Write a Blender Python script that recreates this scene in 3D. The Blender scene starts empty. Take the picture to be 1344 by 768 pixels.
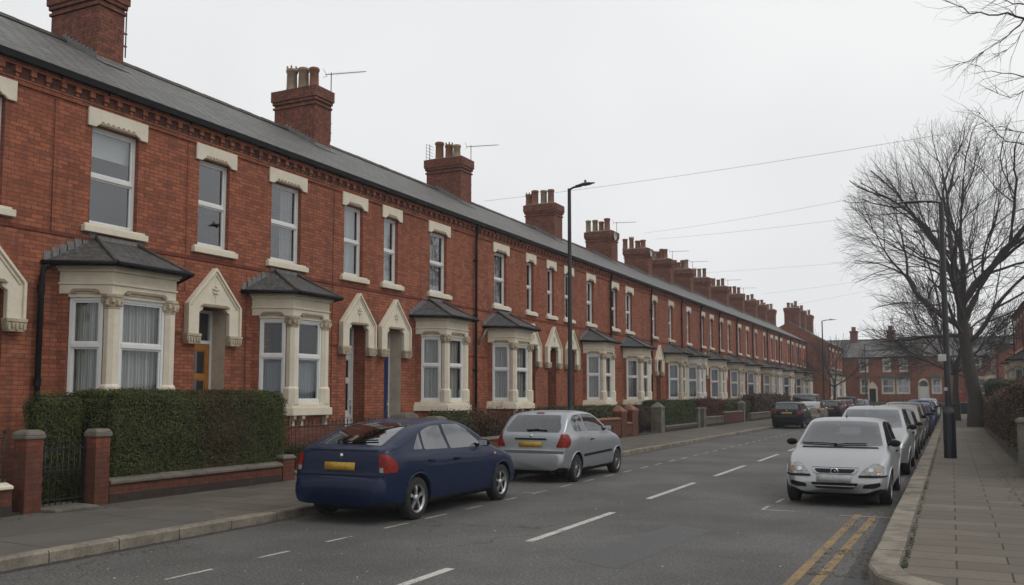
import bpy, bmesh, math, random
from math import sin, cos, pi, radians, sqrt, atan2, atan, degrees, exp
from mathutils import Vector, Matrix, noise
from mathutils.bvhtree import BVHTree
random.seed(7)
S = bpy.context.scene
COL = S.collection

# ------------------------------------------------------------------ materials
MATS = {}
def nm(name):
    m = bpy.data.materials.new(name); m.use_nodes = True
    nt = m.node_tree; nt.nodes.clear()
    MATS[name] = m
    return m, nt
def N(nt, t, **k):
    n = nt.nodes.new(t)
    for a, b in k.items():
        if a.startswith('i_'):
            n.inputs[a[2:].replace('_', ' ')].default_value = b
        else: setattr(n, a, b)
    return n
def L(nt, a, b): nt.links.new(a, b)
def out(nt, sh):
    o = N(nt, 'ShaderNodeOutputMaterial'); L(nt, sh, o.inputs['Surface']); return o
def col4(c): return (c[0], c[1], c[2], 1)
def mixc(nt, fac, a, b, mode='MIX'):
    n = N(nt, 'ShaderNodeMix', data_type='RGBA', blend_type=mode)
    for k, v in ((0, fac), (6, a), (7, b)):
        if hasattr(v, 'links') or hasattr(v, 'is_linked'): L(nt, v, n.inputs[k])
        elif k == 0: n.inputs[0].default_value = v
        else: n.inputs[k].default_value = col4(v)
    return n.outputs[2]
def mathn(nt, op, a, b=None, clamp=False):
    n = N(nt, 'ShaderNodeMath', operation=op, use_clamp=clamp)
    for k, v in ((0, a), (1, b)):
        if v is None: continue
        if hasattr(v, 'is_linked'): L(nt, v, n.inputs[k])
        else: n.inputs[k].default_value = v
    return n.outputs[0]
def pos(nt): return N(nt, 'ShaderNodeNewGeometry').outputs['Position']
def noisen(nt, vec, scale, detail=4, rough=.6):
    n = N(nt, 'ShaderNodeTexNoise', i_Scale=scale, i_Detail=detail, i_Roughness=rough)
    L(nt, vec, n.inputs['Vector']); return n.outputs['Fac']
def ramp(nt, f, stops):
    r = N(nt, 'ShaderNodeValToRGB'); L(nt, f, r.inputs[0])
    e = r.color_ramp.elements
    while len(e) < len(stops): e.new(.5)
    for i, (p, c) in enumerate(stops):
        e[i].position = p; e[i].color = col4(c) if isinstance(c, (tuple, list)) else (c, c, c, 1)
    return r.outputs[0]
def bump(nt, h, strength=.3, dist=.01):
    b = N(nt, 'ShaderNodeBump', i_Strength=strength, i_Distance=dist); L(nt, h, b.inputs['Height']); return b.outputs[0]
def princ(nt, color, rough=.6, metal=0, coat=0, ior=1.5, spec=.5, normal=None):
    p = N(nt, 'ShaderNodeBsdfPrincipled')
    for k, v in (('Base Color', color), ('Roughness', rough)):
        if hasattr(v, 'is_linked'): L(nt, v, p.inputs[k])
        else: p.inputs[k].default_value = col4(v) if k == 'Base Color' else v
    p.inputs['Metallic'].default_value = metal; p.inputs['Coat Weight'].default_value = coat
    p.inputs['Coat Roughness'].default_value = .04
    p.inputs['IOR'].default_value = ior; p.inputs['Specular IOR Level'].default_value = spec
    if normal is not None: L(nt, normal, p.inputs['Normal'])
    return p.outputs[0]
def wall_uv(nt, zscale=1.0):
    g = N(nt, 'ShaderNodeNewGeometry')
    sp = N(nt, 'ShaderNodeSeparateXYZ'); L(nt, g.outputs['Position'], sp.inputs[0])
    sn = N(nt, 'ShaderNodeSeparateXYZ'); L(nt, g.outputs['True Normal'], sn.inputs[0])
    ax = mathn(nt, 'ABSOLUTE', sn.outputs[0]); ay = mathn(nt, 'ABSOLUTE', sn.outputs[1])
    f = mathn(nt, 'GREATER_THAN', ay, ax)
    u = N(nt, 'ShaderNodeMix', data_type='FLOAT'); L(nt, f, u.inputs[0]); L(nt, sp.outputs[1], u.inputs[2]); L(nt, sp.outputs[0], u.inputs[3])
    v = mathn(nt, 'MULTIPLY', sp.outputs[2], zscale)
    c = N(nt, 'ShaderNodeCombineXYZ'); L(nt, u.outputs[0], c.inputs[0]); L(nt, v, c.inputs[1])
    return c.outputs[0], g.outputs['Position'], sp
def brick_mat(name, c1, c2, mortar, dirt=.5, off=0.):
    m, nt = nm(name)
    uv, P, sp = wall_uv(nt)
    wob = noisen(nt, P, 3, 2)
    b = N(nt, 'ShaderNodeTexBrick', offset=.5, i_Scale=1., i_Mortar_Size=.006, i_Mortar_Smooth=.25, i_Bias=-.25, i_Brick_Width=.225, i_Row_Height=.075)
    L(nt, uv, b.inputs['Vector'])
    b.inputs['Color1'].default_value = col4(c1); b.inputs['Color2'].default_value = col4(c2); b.inputs['Mortar'].default_value = col4(mortar)
    n1 = noisen(nt, P, .7, 5, .65); n2 = noisen(nt, P, 9, 4, .7); n3 = noisen(nt, P, 60, 2, .6)
    c = mixc(nt, ramp(nt, n1, [(.38, 0.), (.68, 1.)]), b.outputs[0], (c1[0]*.60, c1[1]*.56, c1[2]*.56), 'MIX')
    c = mixc(nt, mathn(nt, 'MULTIPLY', ramp(nt, n1, [(.38, 0.), (.7, 1.)]), .75), b.outputs[0], c)
    c = mixc(nt, mathn(nt, 'MULTIPLY', ramp(nt, n2, [(.45, 0.), (.72, 1.)]), .38*dirt*2), c, (.05, .03, .024))
    c = mixc(nt, .45, c, ramp(nt, n3, [(.3, .62), (.7, 1.)]), 'MULTIPLY')
    mp_ = N(nt, 'ShaderNodeMapping'); mp_.inputs['Scale'].default_value = (2.2, 2.2, .22); L(nt, P, mp_.inputs[0])
    st_ = noisen(nt, mp_.outputs[0], 1.6, 4, .7)
    c = mixc(nt, mathn(nt, 'MULTIPLY', ramp(nt, st_, [(.48, 0.), (.72, 1.)]), .55), c, (.085, .045, .034))
    pale = noisen(nt, P, 1.9, 5, .75)
    c = mixc(nt, mathn(nt, 'MULTIPLY', ramp(nt, pale, [(.56, 0.), (.74, 1.)]), .30), c, (.42, .22, .15))
    # rising damp and soot near the ground, a stain with its own ragged shape
    zz = mathn(nt, 'ADD', sp.outputs[2], mathn(nt, 'MULTIPLY', n1, -1.6))
    low = ramp(nt, mathn(nt, 'MULTIPLY', zz, .5, True), [(0., 1.), (.28, 0.)])
    c = mixc(nt, mathn(nt, 'MULTIPLY', low, .55), c, (.035, .026, .02))
    h = mathn(nt, 'ADD', mathn(nt, 'MULTIPLY', b.outputs['Fac'], -1.), mathn(nt, 'MULTIPLY', n3, .4))
    out(nt, princ(nt, c, .88, spec=.25, normal=bump(nt, h, .5, .008)))
    return m
def simple(name, c, rough=.6, metal=0, coat=0, nscale=8, var=.2, b=0., ior=1.5, spec=.5, c2=None):
    m, nt = nm(name); P = pos(nt)
    n = noisen(nt, P, nscale, 5, .65)
    c2 = c2 or tuple(v*(1-var*1.6) for v in c)
    cc = mixc(nt, ramp(nt, n, [(.35, 0.), (.7, 1.)]), c, c2)
    nn = bump(nt, noisen(nt, P, nscale*8, 3), b, .01) if b else None
    out(nt, princ(nt, cc, rough, metal, coat, ior, spec, nn))
    return m
BR = brick_mat('brick_red', (.41, .136, .072), (.20, .066, .040), (.095, .050, .036))
BR2 = brick_mat('brick_dark', (.24, .060, .031), (.15, .042, .026), (.10, .062, .045), .8)
BRC = brick_mat('brick_chimney', (.29, .10, .058), (.14, .055, .038), (.06, .042, .034), 1.4)
BRW = brick_mat('brick_garden', (.36, .098, .052), (.22, .060, .036), (.10, .06, .045), .9)
BRB = brick_mat('brick_blue', (.075, .06, .056), (.045, .04, .04), (.06, .05, .045), .7)
def stone_mat(name, c, dirtc, d=.5, rough=.8):
    m, nt = nm(name); P = pos(nt)
    n = noisen(nt, P, 2.2, 6, .7); n2 = noisen(nt, P, 25, 4, .7)
    c_ = mixc(nt, mathn(nt, 'MULTIPLY', ramp(nt, n, [(.42, 0.), (.72, 1.)]), d), c, dirtc)
    c_ = mixc(nt, mathn(nt, 'MULTIPLY', ramp(nt, n2, [(.5, 0.), (.75, 1.)]), d*.6), c_, dirtc)
    out(nt, princ(nt, c_, rough, spec=.3, normal=bump(nt, n2, .25, .01)))
    return m
STONE = stone_mat('painted_stone', (.69, .625, .50), (.42, .35, .25), .40)
STONEW = stone_mat('painted_stone_white', (.70, .68, .62), (.40, .37, .30), .5)
STONE2 = stone_mat('painted_stone_worn', (.60, .53, .41), (.34, .27, .185), .7)
GREYST = stone_mat('grey_stone', (.165, .145, .118), (.05, .055, .04), .8)
CARVE = stone_mat('carved_stone', (.52, .44, .32), (.20, .16, .11), .9)
DKST = stone_mat('dark_stone', (.075, .065, .05), (.03, .032, .02), .8)  # dark stone of the low wall under the long brown hedge
SHADEDSOOT = simple('shaded_sooty_brick', (.11, .045, .03), .95, nscale=6, var=.4)  # dentil gap strip: shade of the gaps put into its colour, with soot
BROWNST = stone_mat('drip_moulding', (.34, .27, .19), (.17, .13, .09), .6)  # brownish stone for the moulding line over windows and doors
def slate(name, c1, c2, row=.40, mort=.035, bw=.34):
    m, nt = nm(name); uv, P, sp = wall_uv(nt, 1.9)
    b = N(nt, 'ShaderNodeTexBrick', offset=.5, i_Scale=1., i_Mortar_Size=mort, i_Mortar_Smooth=.5, i_Bias=0., i_Brick_Width=bw, i_Row_Height=row)
    L(nt, uv, b.inputs['Vector'])
    b.inputs['Color1'].default_value = col4(c1); b.inputs['Color2'].default_value = col4(c2); b.inputs['Mortar'].default_value = (.012, .012, .013, 1)
    n = noisen(nt, P, .8, 5, .7); n2 = noisen(nt, P, 14, 4, .7)
    c = mixc(nt, mathn(nt, 'MULTIPLY', ramp(nt, n, [(.42, 0.), (.62, 1.)]), .65), b.outputs[0], (.075, .070, .060))
    c = mixc(nt, mathn(nt, 'MULTIPLY', ramp(nt, n2, [(.48, 0.), (.66, 1.)]), .55), c, (.20, .19, .165))
    out(nt, princ(nt, c, .62, spec=.35, normal=bump(nt, mathn(nt, 'MULTIPLY', b.outputs['Fac'], -1.), .6, .01)))
    return m
SLATE = slate('slate', (.155, .153, .150), (.085, .085, .086))
SLATEB = slate('slate_bay', (.070, .070, .074), (.040, .041, .044), .3, .011, .2)
RIDGE = simple('ridge_tile', (.10, .085, .07), .85, nscale=5, var=.3, c2=(.055, .045, .035))
LAMPG0 = simple('dish_grey', (.45, .45, .44), .5)
LEAD = simple('lead_flashing', (.20, .195, .185), .7, nscale=12, var=.3)
UPVC = simple('white_upvc', (.70, .70, .68), .4, nscale=3, var=.06)
BLACK = simple('black_iron', (.012, .012, .013), .45, nscale=10, var=.2)
GUT = simple('gutter_plastic', (.010, .010, .011), .65, nscale=6, var=.2, spec=.2)
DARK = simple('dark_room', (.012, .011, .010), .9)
TERRA = simple('terracotta', (.26, .105, .055), .85, nscale=6, var=.3, c2=(.13, .065, .045))
BUFF = simple('buff_clay', (.33, .24, .16), .85, nscale=6, var=.3, c2=(.17, .12, .09))
AERIAL = simple('aerial_metal', (.13, .13, .13), .5, .4)
TYRE = simple('tyre_rubber', (.013, .013, .013), .8, nscale=20, var=.3)
TRIM = simple('black_trim', (.010, .010, .011), .65, spec=.15)
PLASTIC = simple('grey_trim', (.05, .052, .055), .5)
ALLOY = simple('alloy', (.50, .50, .50), .32, .7, nscale=15, var=.2)
HUBC = simple('hubcap', (.30, .30, .31), .4, .5, nscale=12, var=.3)
CHROME = simple('chrome', (.7, .7, .7), .12, 1.)
def glass(name, tint, base=.14, rough=.02, wav=True):
    m, nt = nm(name)
    g = N(nt, 'ShaderNodeBsdfGlossy', i_Roughness=rough); g.inputs['Color'].default_value = (.95, .97, 1, 1)
    t = N(nt, 'ShaderNodeBsdfTransparent'); t.inputs['Color'].default_value = col4(tint)
    lw = N(nt, 'ShaderNodeLayerWeight', i_Blend=.5)
    f5 = mathn(nt, 'POWER', lw.outputs['Facing'], 3.2); fr = mathn(nt, 'ADD', mathn(nt, 'MULTIPLY', f5, .8), base)
    P = pos(nt); 
    if wav: L(nt, bump(nt, noisen(nt, P, 1.5, 2), .06, .05), g.inputs['Normal'])
    mx = N(nt, 'ShaderNodeMixShader'); L(nt, fr, mx.inputs[0])
    L(nt, t.outputs[0], mx.inputs[1]); L(nt, g.outputs[0], mx.inputs[2]); out(nt, mx.outputs[0])
    return m
PANE = glass('window_glass', (.80, .84, .84))
PANEL = glass('bay_glass', (.82, .85, .84), .06)
def carglass(name, base, ior=1.7, rough=.03):
    m, nt = nm(name); P = pos(nt)
    n = noisen(nt, P, 2.5, 4)
    c = mixc(nt, n, base, tuple(v*.6 for v in base))
    out(nt, princ(nt, c, rough, 0, 0, ior, .5))
    return m
DGLASS = carglass('door_dark_glass', (.022, .026, .028), 1.7)
CGLASS = glass('car_glass', (.34, .38, .38), .11, .02, False)
SCREEN = glass('screen_glass', (.30, .34, .34), .07, .02, False)
INTER = simple('car_interior', (.030, .031, .033), .9, nscale=5, var=.3)
SGLASS = glass('side_glass', (.12, .14, .14), .13, .09, False)
SEAT = simple('seat_fabric', (.075, .078, .082), .9, nscale=12, var=.2)
def curtain(name, c, c2, scale=14):
    m, nt = nm(name); uv, P, sp = wall_uv(nt)
    w = N(nt, 'ShaderNodeTexWave', wave_type='BANDS', bands_direction='X', i_Scale=scale/6.28, i_Distortion=2.5, i_Detail=2., i_Detail_Scale=.6)
    mp = N(nt, 'ShaderNodeMapping'); mp.inputs['Scale'].default_value = (1, .12, 1); L(nt, uv, mp.inputs[0]); L(nt, mp.outputs[0], w.inputs['Vector'])
    out(nt, princ(nt, mixc(nt, w.outputs['Fac'], c2, c), .9, spec=.1, normal=bump(nt, w.outputs['Fac'], .8, .05)))
    return m
NET = curtain('net_curtain', (.52, .515, .49), (.30, .30, .285), 26)
NETB = curtain('lace_curtain', (.50, .55, .60), (.26, .30, .36), 90)
NETD = curtain('grey_voile', (.30, .305, .30), (.16, .165, .165), 20)
BLIND = simple('roller_blind', (.50, .51, .50), .8, nscale=1, var=.05)

def asphalt():
    m, nt = nm('asphalt'); P = pos(nt)
    n1 = noisen(nt, P, .35, 5, .6); n2 = noisen(nt, P, 34, 6, .85); n3 = noisen(nt, P, 6, 5, .7)
    c = ramp(nt, n2, [(.36, (.026, .025, .024)), (.50, (.090, .087, .081)), (.64, (.215, .205, .186))])
    c = mixc(nt, .9, c, ramp(nt, n1, [(.38, .62), (.62, 1.12)]), 'MULTIPLY')
    c = mixc(nt, .5, c, ramp(nt, n3, [(.3, .72), (.7, 1.1)]), 'MULTIPLY')
    # tyre-polished bands along the street
    sp = N(nt, 'ShaderNodeSeparateXYZ'); L(nt, P, sp.inputs[0])
    v = N(nt, 'ShaderNodeTexVoronoi', feature='DISTANCE_TO_EDGE', i_Scale=.33)
    dp = N(nt, 'ShaderNodeVectorMath', operation='ADD'); 
    ns = N(nt, 'ShaderNodeTexNoise', i_Scale=1.6, i_Detail=6.); L(nt, P, ns.inputs['Vector'])
    L(nt, P, dp.inputs[0]); L(nt, ns.outputs['Color'], dp.inputs[1]); L(nt, dp.outputs[0], v.inputs['Vector'])
    crack = ramp(nt, v.outputs['Distance'], [(0., 1.), (.006, 0.)])
    msk = ramp(nt, noisen(nt, P, .22, 2), [(.50, 0.), (.56, 1.)])
    c = mixc(nt, mathn(nt, 'MULTIPLY', mathn(nt, 'MULTIPLY', crack, msk), .8), c, (.012, .012, .012))
    out(nt, princ(nt, c, .78, spec=.4, normal=bump(nt, n2, .55, .008)))
    return m
ASPH = asphalt()
def patchmat(name, k):
    m, nt = nm(name); P = pos(nt)
    n2 = noisen(nt, P, 80, 3, .75); n3 = noisen(nt, P, 4, 5, .7)
    c = ramp(nt, n2, [(.30, tuple(v*k for v in (.035, .035, .036))), (.70, tuple(v*k for v in (.11, .108, .104)))])
    c = mixc(nt, .5, c, ramp(nt, n3, [(.3, .75), (.7, 1.1)]), 'MULTIPLY')
    out(nt, princ(nt, c, .7, spec=.4, normal=bump(nt, n2, .4, .006)))
    return m
PATCH = patchmat('asphalt_patch', 1.08)
PATCHD = patchmat('asphalt_patch_dark', .55)
def worn_paint(name, c, wear=.5):
    m, nt = nm(name); P = pos(nt)
    n = noisen(nt, P, 26, 5, .8); n1 = noisen(nt, P, 2.5, 3, .6)
    f = mathn(nt, 'ADD', mathn(nt, 'MULTIPLY', n, .7), mathn(nt, 'MULTIPLY', n1, .3))
    k = ramp(nt, f, [(wear-.05, 0.), (wear+.06, 1.)])
    n2 = noisen(nt, P, 70, 3, .75)
    asp = ramp(nt, n2, [(.30, (.03, .03, .031)), (.72, (.13, .128, .122))])
    out(nt, princ(nt, mixc(nt, k, c, asp), .75, spec=.3))
    return m
WHITEP = worn_paint('road_paint_white', (.50, .48, .44), .55)
YELP = worn_paint('road_paint_yellow', (.28, .18, .072), .51)
THINW = worn_paint('road_paint_thin', (.42, .40, .36), .53)
def slabs(name, c, w, h, rot, moss=True, offx=0., offy=0., var=.35):
    m, nt = nm(name); P = pos(nt)
    mp = N(nt, 'ShaderNodeMapping'); mp.inputs['Rotation'].default_value = (0, 0, rot); mp.inputs['Location'].default_value = (offx, offy, 0)
    L(nt, P, mp.inputs[0])
    wn = N(nt, 'ShaderNodeTexNoise', i_Scale=1.5, i_Detail=3.); L(nt, P, wn.inputs['Vector'])
    ws = N(nt, 'ShaderNodeVectorMath', operation='SCALE'); L(nt, wn.outputs['Color'], ws.inputs[0]); ws.inputs['Scale'].default_value = .025
    wa = N(nt, 'ShaderNodeVectorMath', operation='ADD'); L(nt, mp.outputs[0], wa.inputs[0]); L(nt, ws.outputs[0], wa.inputs[1])
    b = N(nt, 'ShaderNodeTexBrick', offset=.5, i_Scale=1., i_Mortar_Size=.011, i_Mortar_Smooth=.3, i_Bias=0., i_Brick_Width=w, i_Row_Height=h)
    L(nt, wa.outputs[0], b.inputs['Vector'])
    b.inputs['Color1'].default_value = col4(c); b.inputs['Color2'].default_value = col4(tuple(v*(1-var) for v in c)); b.inputs['Mortar'].default_value = (.018, .017, .012, 1)
    n = noisen(nt, P, 1.1, 6, .7); n2 = noisen(nt, P, 40, 4, .7)
    cc = mixc(nt, mathn(nt, 'MULTIPLY', ramp(nt, n, [(.4, 0.), (.68, 1.)]), .55), b.outputs[0], tuple(v*.5 for v in c))
    cc = mixc(nt, .5, cc, ramp(nt, n2, [(.3, .65), (.7, 1.1)]), 'MULTIPLY')
    if moss:
        mm = mathn(nt, 'MULTIPLY', b.outputs['Fac'], ramp(nt, noisen(nt, P, 1.4, 3), [(.45, 0.), (.6, .7)]))
        cc = mixc(nt, mm, cc, (.03, .038, .012))
    h_ = mathn(nt, 'ADD', mathn(nt, 'MULTIPLY', b.outputs['Fac'], -1.), mathn(nt, 'MULTIPLY', n2, .3))
    out(nt, princ(nt, cc, .82, spec=.35, normal=bump(nt, h_, .5, .01)))
    return m
FLAG = slabs('flagstones_right', (.165, .138, .108), .93, .47, 0, offx=.465*0+.0, offy=.1)
PAVASPH = slabs('old_asphalt', (.115, .106, .094), 2.6, 2.1, .05, True, 0., 0., .2)
FLAGL = slabs('flagstones_left', (.150, .130, .105), .85, .6, 0, offx=.3, offy=.0)
KERB = stone_mat('kerb_granite', (.25, .215, .17), (.06, .055, .042), .95)
SOIL = simple('garden_soil', (.045, .042, .028), .95, nscale=6, var=.4, b=.5)
GROUND = simple('rough_ground', (.06, .062, .045), .95, nscale=1.5, var=.4)
MOSS = simple('moss', (.035, .042, .015), .95, nscale=9, var=.4, b=.4)
BARK = simple('bark', (.055, .047, .038), .95, nscale=7, var=.4, b=.8, c2=(.028, .026, .02))
TWIG = simple('twigs', (.062, .052, .044), .9, nscale=3, var=.2)
def leafmat(name, c1, c2, c3, scale=5, red=False):
    m, nt = nm(name); P = pos(nt)
    n = noisen(nt, P, scale, 3, .8); n2 = noisen(nt, P, 45, 2, .7)
    c = mixc(nt, ramp(nt, n, [(.4, 0.), (.62, 1.)]), c1, c2)
    c = mixc(nt, ramp(nt, n2, [(.5, 0.), (.72, .8)]), c, c3)
    if red:   # a patch of the hedge whose leaves have turned reddish brown
        sp = N(nt, 'ShaderNodeSeparateXYZ'); L(nt, P, sp.inputs[0])
        dy = mathn(nt, 'ABSOLUTE', mathn(nt, 'ADD', sp.outputs[1], -12.35)); f = mathn(nt, 'ADD', mathn(nt, 'MULTIPLY', dy, -.75), mathn(nt, 'MULTIPLY', noisen(nt, P, 2.2, 5, .75), 2.2))
        c = mixc(nt, ramp(nt, f, [(.50, 0.), (1., .55)]), c, (.085, .026, .020))
    out(nt, princ(nt, c, .6, spec=.3))
    return m
LEAFP = leafmat('privet_leaves_patchy', (.070, .086, .017), (.042, .056, .012), (.13, .125, .040), 2.5, True)
LEAF = leafmat('privet_leaves', (.062, .066, .020), (.040, .046, .014), (.115, .110, .040))
LEAFR = leafmat('brown_hedge_leaves', (.085, .048, .020), (.095, .032, .018), (.055, .060, .018), 3)
LEAFRR = leafmat('russet_leaves', (.13, .035, .022), (.07, .026, .018), (.06, .05, .02), 3)
LEAFG = leafmat('bright_hedge_leaves', (.055, .075, .018), (.035, .050, .014), (.10, .12, .035))
HCORE = simple('hedge_core', (.010, .012, .006), .95, nscale=8)
LITTER = leafmat('leaf_litter', (.08, .055, .025), (.05, .03, .015), (.16, .12, .06), 8)

# ------------------------------------------------------------------ mesh builder
class MB:
    def __init__(s, xf=None): s.v = []; s.f = []; s.mi = []; s.sm = []; s.xf = xf
    def add(s, vs, fs, mi=0, sm=False):
        o = len(s.v)
        for p in vs: s.v.append(tuple(s.xf(p)) if s.xf else tuple(p))
        for f in fs: s.f.append([i+o for i in f]); s.mi.append(mi); s.sm.append(sm)
    def box(s, x0, x1, y0, y1, z0, z1, mi=0):
        s.add([(x, y, z) for x in (x0, x1) for y in (y0, y1) for z in (z0, z1)],
              [(0,1,3,2), (4,6,7,5), (0,4,5,1), (2,3,7,6), (0,2,6,4), (1,5,7,3)], mi)
    def prism(s, poly, z0, z1, mi=0, top=None):
        n = len(poly); top = top or poly
        s.add([(x, y, z0) for x, y in poly]+[(x, y, z1) for x, y in top],
              [list(range(n))[::-1], list(range(n, 2*n))]+[(i, (i+1) % n, n+(i+1) % n, n+i) for i in range(n)], mi)
    def prismx(s, poly, x0, x1, mi=0):      # poly in (y,z), extruded along x
        n = len(poly)
        s.add([(x0, y, z) for y, z in poly]+[(x1, y, z) for y, z in poly],
              [list(range(n))[::-1], list(range(n, 2*n))]+[(i, (i+1) % n, n+(i+1) % n, n+i) for i in range(n)], mi)
    def prismy(s, poly, y0, y1, mi=0):      # poly in (x,z)
        n = len(poly)
        s.add([(x, y0, z) for x, z in poly]+[(x, y1, z) for x, z in poly],
              [list(range(n)), list(range(n, 2*n))[::-1]]+[(i, n+i, n+(i+1) % n, (i+1) % n) for i in range(n)], mi)
    def tube(s, pts, r, n=8, mi=0, cap=True, sm=True):
        pts = [Vector(p) for p in pts]; rs = r if isinstance(r, (list, tuple)) else [r]*len(pts)
        vs = []; 
        for i, p in enumerate(pts):
            d = (pts[min(i+1, len(pts)-1)]-pts[max(i-1, 0)])
            if d.length < 1e-7: d = Vector((0, 0, 1))
            d.normalize()
            a = Vector((0, 0, 1)) if abs(d.z) < .9 else Vector((1, 0, 0))
            u = d.cross(a).normalized(); w = d.cross(u)
            for k in range(n):
                t = 2*pi*k/n; vs.append(p+(u*cos(t)+w*sin(t))*rs[i])
        fs = [(i*n+k, i*n+(k+1) % n, (i+1)*n+(k+1) % n, (i+1)*n+k) for i in range(len(pts)-1) for k in range(n)]
        s.add(vs, fs, mi, sm)
        if cap:
            o = len(s.v)-len(vs)
            s.f.append([o+k for k in range(n)][::-1]); s.mi.append(mi); s.sm.append(False)
            e = o+(len(pts)-1)*n
            s.f.append([e+k for k in range(n)]); s.mi.append(mi); s.sm.append(False)
    def lathe(s, prof, c=(0, 0, 0), axis='z', n=24, mi=0, sm=True):
        vs = []
        for r, h in prof:
            for k in range(n):
                t = 2*pi*k/n; a, b = r*cos(t), r*sin(t)
                if axis == 'z': p = (c[0]+a, c[1]+b, c[2]+h)
                elif axis == 'y': p = (c[0]+a, c[1]+h, c[2]+b)
                else: p = (c[0]+h, c[1]+a, c[2]+b)
                vs.append(p)
        m = len(prof)
        fs = [(i*n+k, i*n+(k+1) % n, (i+1)*n+(k+1) % n, (i+1)*n+k) for i in range(m-1) for k in range(n)]
        s.add(vs, fs, mi, sm)
    def build(s, name, mats, parent=None, bevel=0, loc=None):
        me = bpy.data.meshes.new(name); me.from_pydata(s.v, [], s.f)
        if not isinstance(mats, (list, tuple)): mats = [mats]
        for m in mats: me.materials.append(m)
        me.polygons.foreach_set('material_index', s.mi); me.polygons.foreach_set('use_smooth', s.sm)
        bm = bmesh.new(); bm.from_mesh(me); bmesh.ops.recalc_face_normals(bm, faces=bm.faces); bm.to_mesh(me); bm.free()
        me.update()
        o = bpy.data.objects.new(name, me); COL.objects.link(o)
        if parent: o.parent = parent
        if loc: o.location = loc
        if bevel:
            b = o.modifiers.new('Bevel', 'BEVEL'); b.width = bevel; b.segments = 1; b.limit_method = 'ANGLE'
        return o
def tag(o, label, cat, group=None, kind=None):
    if label: o['label'] = label
    if cat: o['category'] = cat
    if group: o['group'] = group
    if kind: o['kind'] = kind
    return o
def thing(name, label, cat, loc=(0, 0, 0), rz=0, group=None):
    o = bpy.data.objects.new(name, None); COL.objects.link(o); o.location = loc; o.rotation_euler = (0, 0, rz)
    o.empty_display_size = .2
    return tag(o, label, cat, group)
def struct(o): o['kind'] = 'structure'; return o
def kids(o): return [c for c in COL.objects if c.parent == o]
def copy_tree(o, parent=None, tree=None):
    c = o.copy(); COL.objects.link(c); c.parent = parent
    for ch in (tree or TREEMAP(o)): copy_tree2(ch, c)
    return c
def TREEMAP(o): return [(c, TREEMAP(c)) for c in list(o.children)]
def copy_tree2(node, parent):
    o, ch = node; c = o.copy(); COL.objects.link(c); c.parent = parent
    for x in ch: copy_tree2(x, c)

# ------------------------------------------------------------------ camera
F = 1180.; YAW = atan(575/1180); PIT = radians(4.5); SHP = 519-384-F*math.tan(PIT); H = 1.78
cam = bpy.data.cameras.new('camera'); co = bpy.data.objects.new('camera', cam); COL.objects.link(co)
co.location = (0, 0, H); co.rotation_euler = (pi/2+PIT, 0, YAW)
cam.sensor_width = 36; cam.lens = 36*F/1344; cam.shift_y = SHP/1344; cam.clip_end = 3000; cam.clip_start = .05
S.camera = co

# ------------------------------------------------------------------ world: overcast
w = bpy.data.worlds.new('World'); S.world = w; w.use_nodes = True; nt = w.node_tree; nt.nodes.clear()
SUN_EL, SUN_AZ = 52, 75     # soft sun high on the right of the street
sky = N(nt, 'ShaderNodeTexSky', sky_type='NISHITA', sun_disc=False, sun_elevation=radians(SUN_EL), sun_rotation=radians(SUN_AZ), dust_density=6., air_density=1.)
hsv = N(nt, 'ShaderNodeHueSaturation'); hsv.inputs['Saturation'].default_value = .04; L(nt, sky.outputs[0], hsv.inputs['Color'])
tc = N(nt, 'ShaderNodeTexCoord')
nz = N(nt, 'ShaderNodeTexNoise', i_Scale=1.6, i_Detail=3.); L(nt, tc.outputs['Generated'], nz.inputs['Vector'])
cl = ramp(nt, nz.outputs['Fac'], [(.35, (7.9, 8.0, 8.15)), (.65, (9.5, 9.55, 9.6))])
mx = mixc(nt, .88, hsv.outputs[0], cl)
bg = N(nt, 'ShaderNodeBackground', i_Strength=.10); L(nt, mx, bg.inputs['Color'])
wo = N(nt, 'ShaderNodeOutputWorld'); L(nt, bg.outputs[0], wo.inputs['Surface'])
sl = bpy.data.lights.new('sun', 'SUN'); sl.energy = .6; sl.angle = radians(25); sl.color = (1, .97, .93)
so = bpy.data.objects.new('sun', sl); COL.objects.link(so)
az = radians(SUN_AZ); sd = Vector((sin(az)*cos(radians(SUN_EL)), cos(az)*cos(radians(SUN_EL)), sin(radians(SUN_EL))))
so.rotation_euler = (-sd).to_track_quat('-Z', 'Y').to_euler(); so.location = (20, 20, 40)
S.view_settings.view_transform = 'Standard'; S.view_settings.look = 'None'; S.view_settings.gamma = 1; S.view_settings.exposure = .06
S.render.engine = 'CYCLES'; S.cycles.max_bounces = 8; S.cycles.transparent_max_bounces = 12

# ------------------------------------------------------------------ ground, road, pavements
def sheet(name, x0, x1, y0, y1, z, m, kind='structure'):
    b = MB(); b.add([(x0, y0, z), (x1, y0, z), (x1, y1, z), (x0, y1, z)], [(0, 1, 2, 3)]); o = b.build(name, m)
    if kind: o['kind'] = kind
    return o
sheet('ground', -900, 900, -300, 1500, -.03, GROUND)
rd = MB()
rd.add([(-8.7, -20, 0), (-.8, -20, 0), (-.8, 104, 0), (-8.7, 104, 0)], [(0, 1, 2, 3)])
rd.add([(-90, 104, 0), (90, 104, 0), (90, 116, 0), (-90, 116, 0)], [(0, 1, 2, 3)])
rd.add([(-.8, -20, 0), (60, -20, 0), (60, 12, 0), (-.8, 12, 0)], [(0, 1, 2, 3)])
rd.build('road', ASPH)['kind'] = 'structure'
KX = -8.7; WX = -11.7; RX = -.8; KH = .12
def pavement(name, poly, z, m):
    b = MB(); b.prism(poly, -.02, z, 0); return struct(b.build(name, m))
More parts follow.
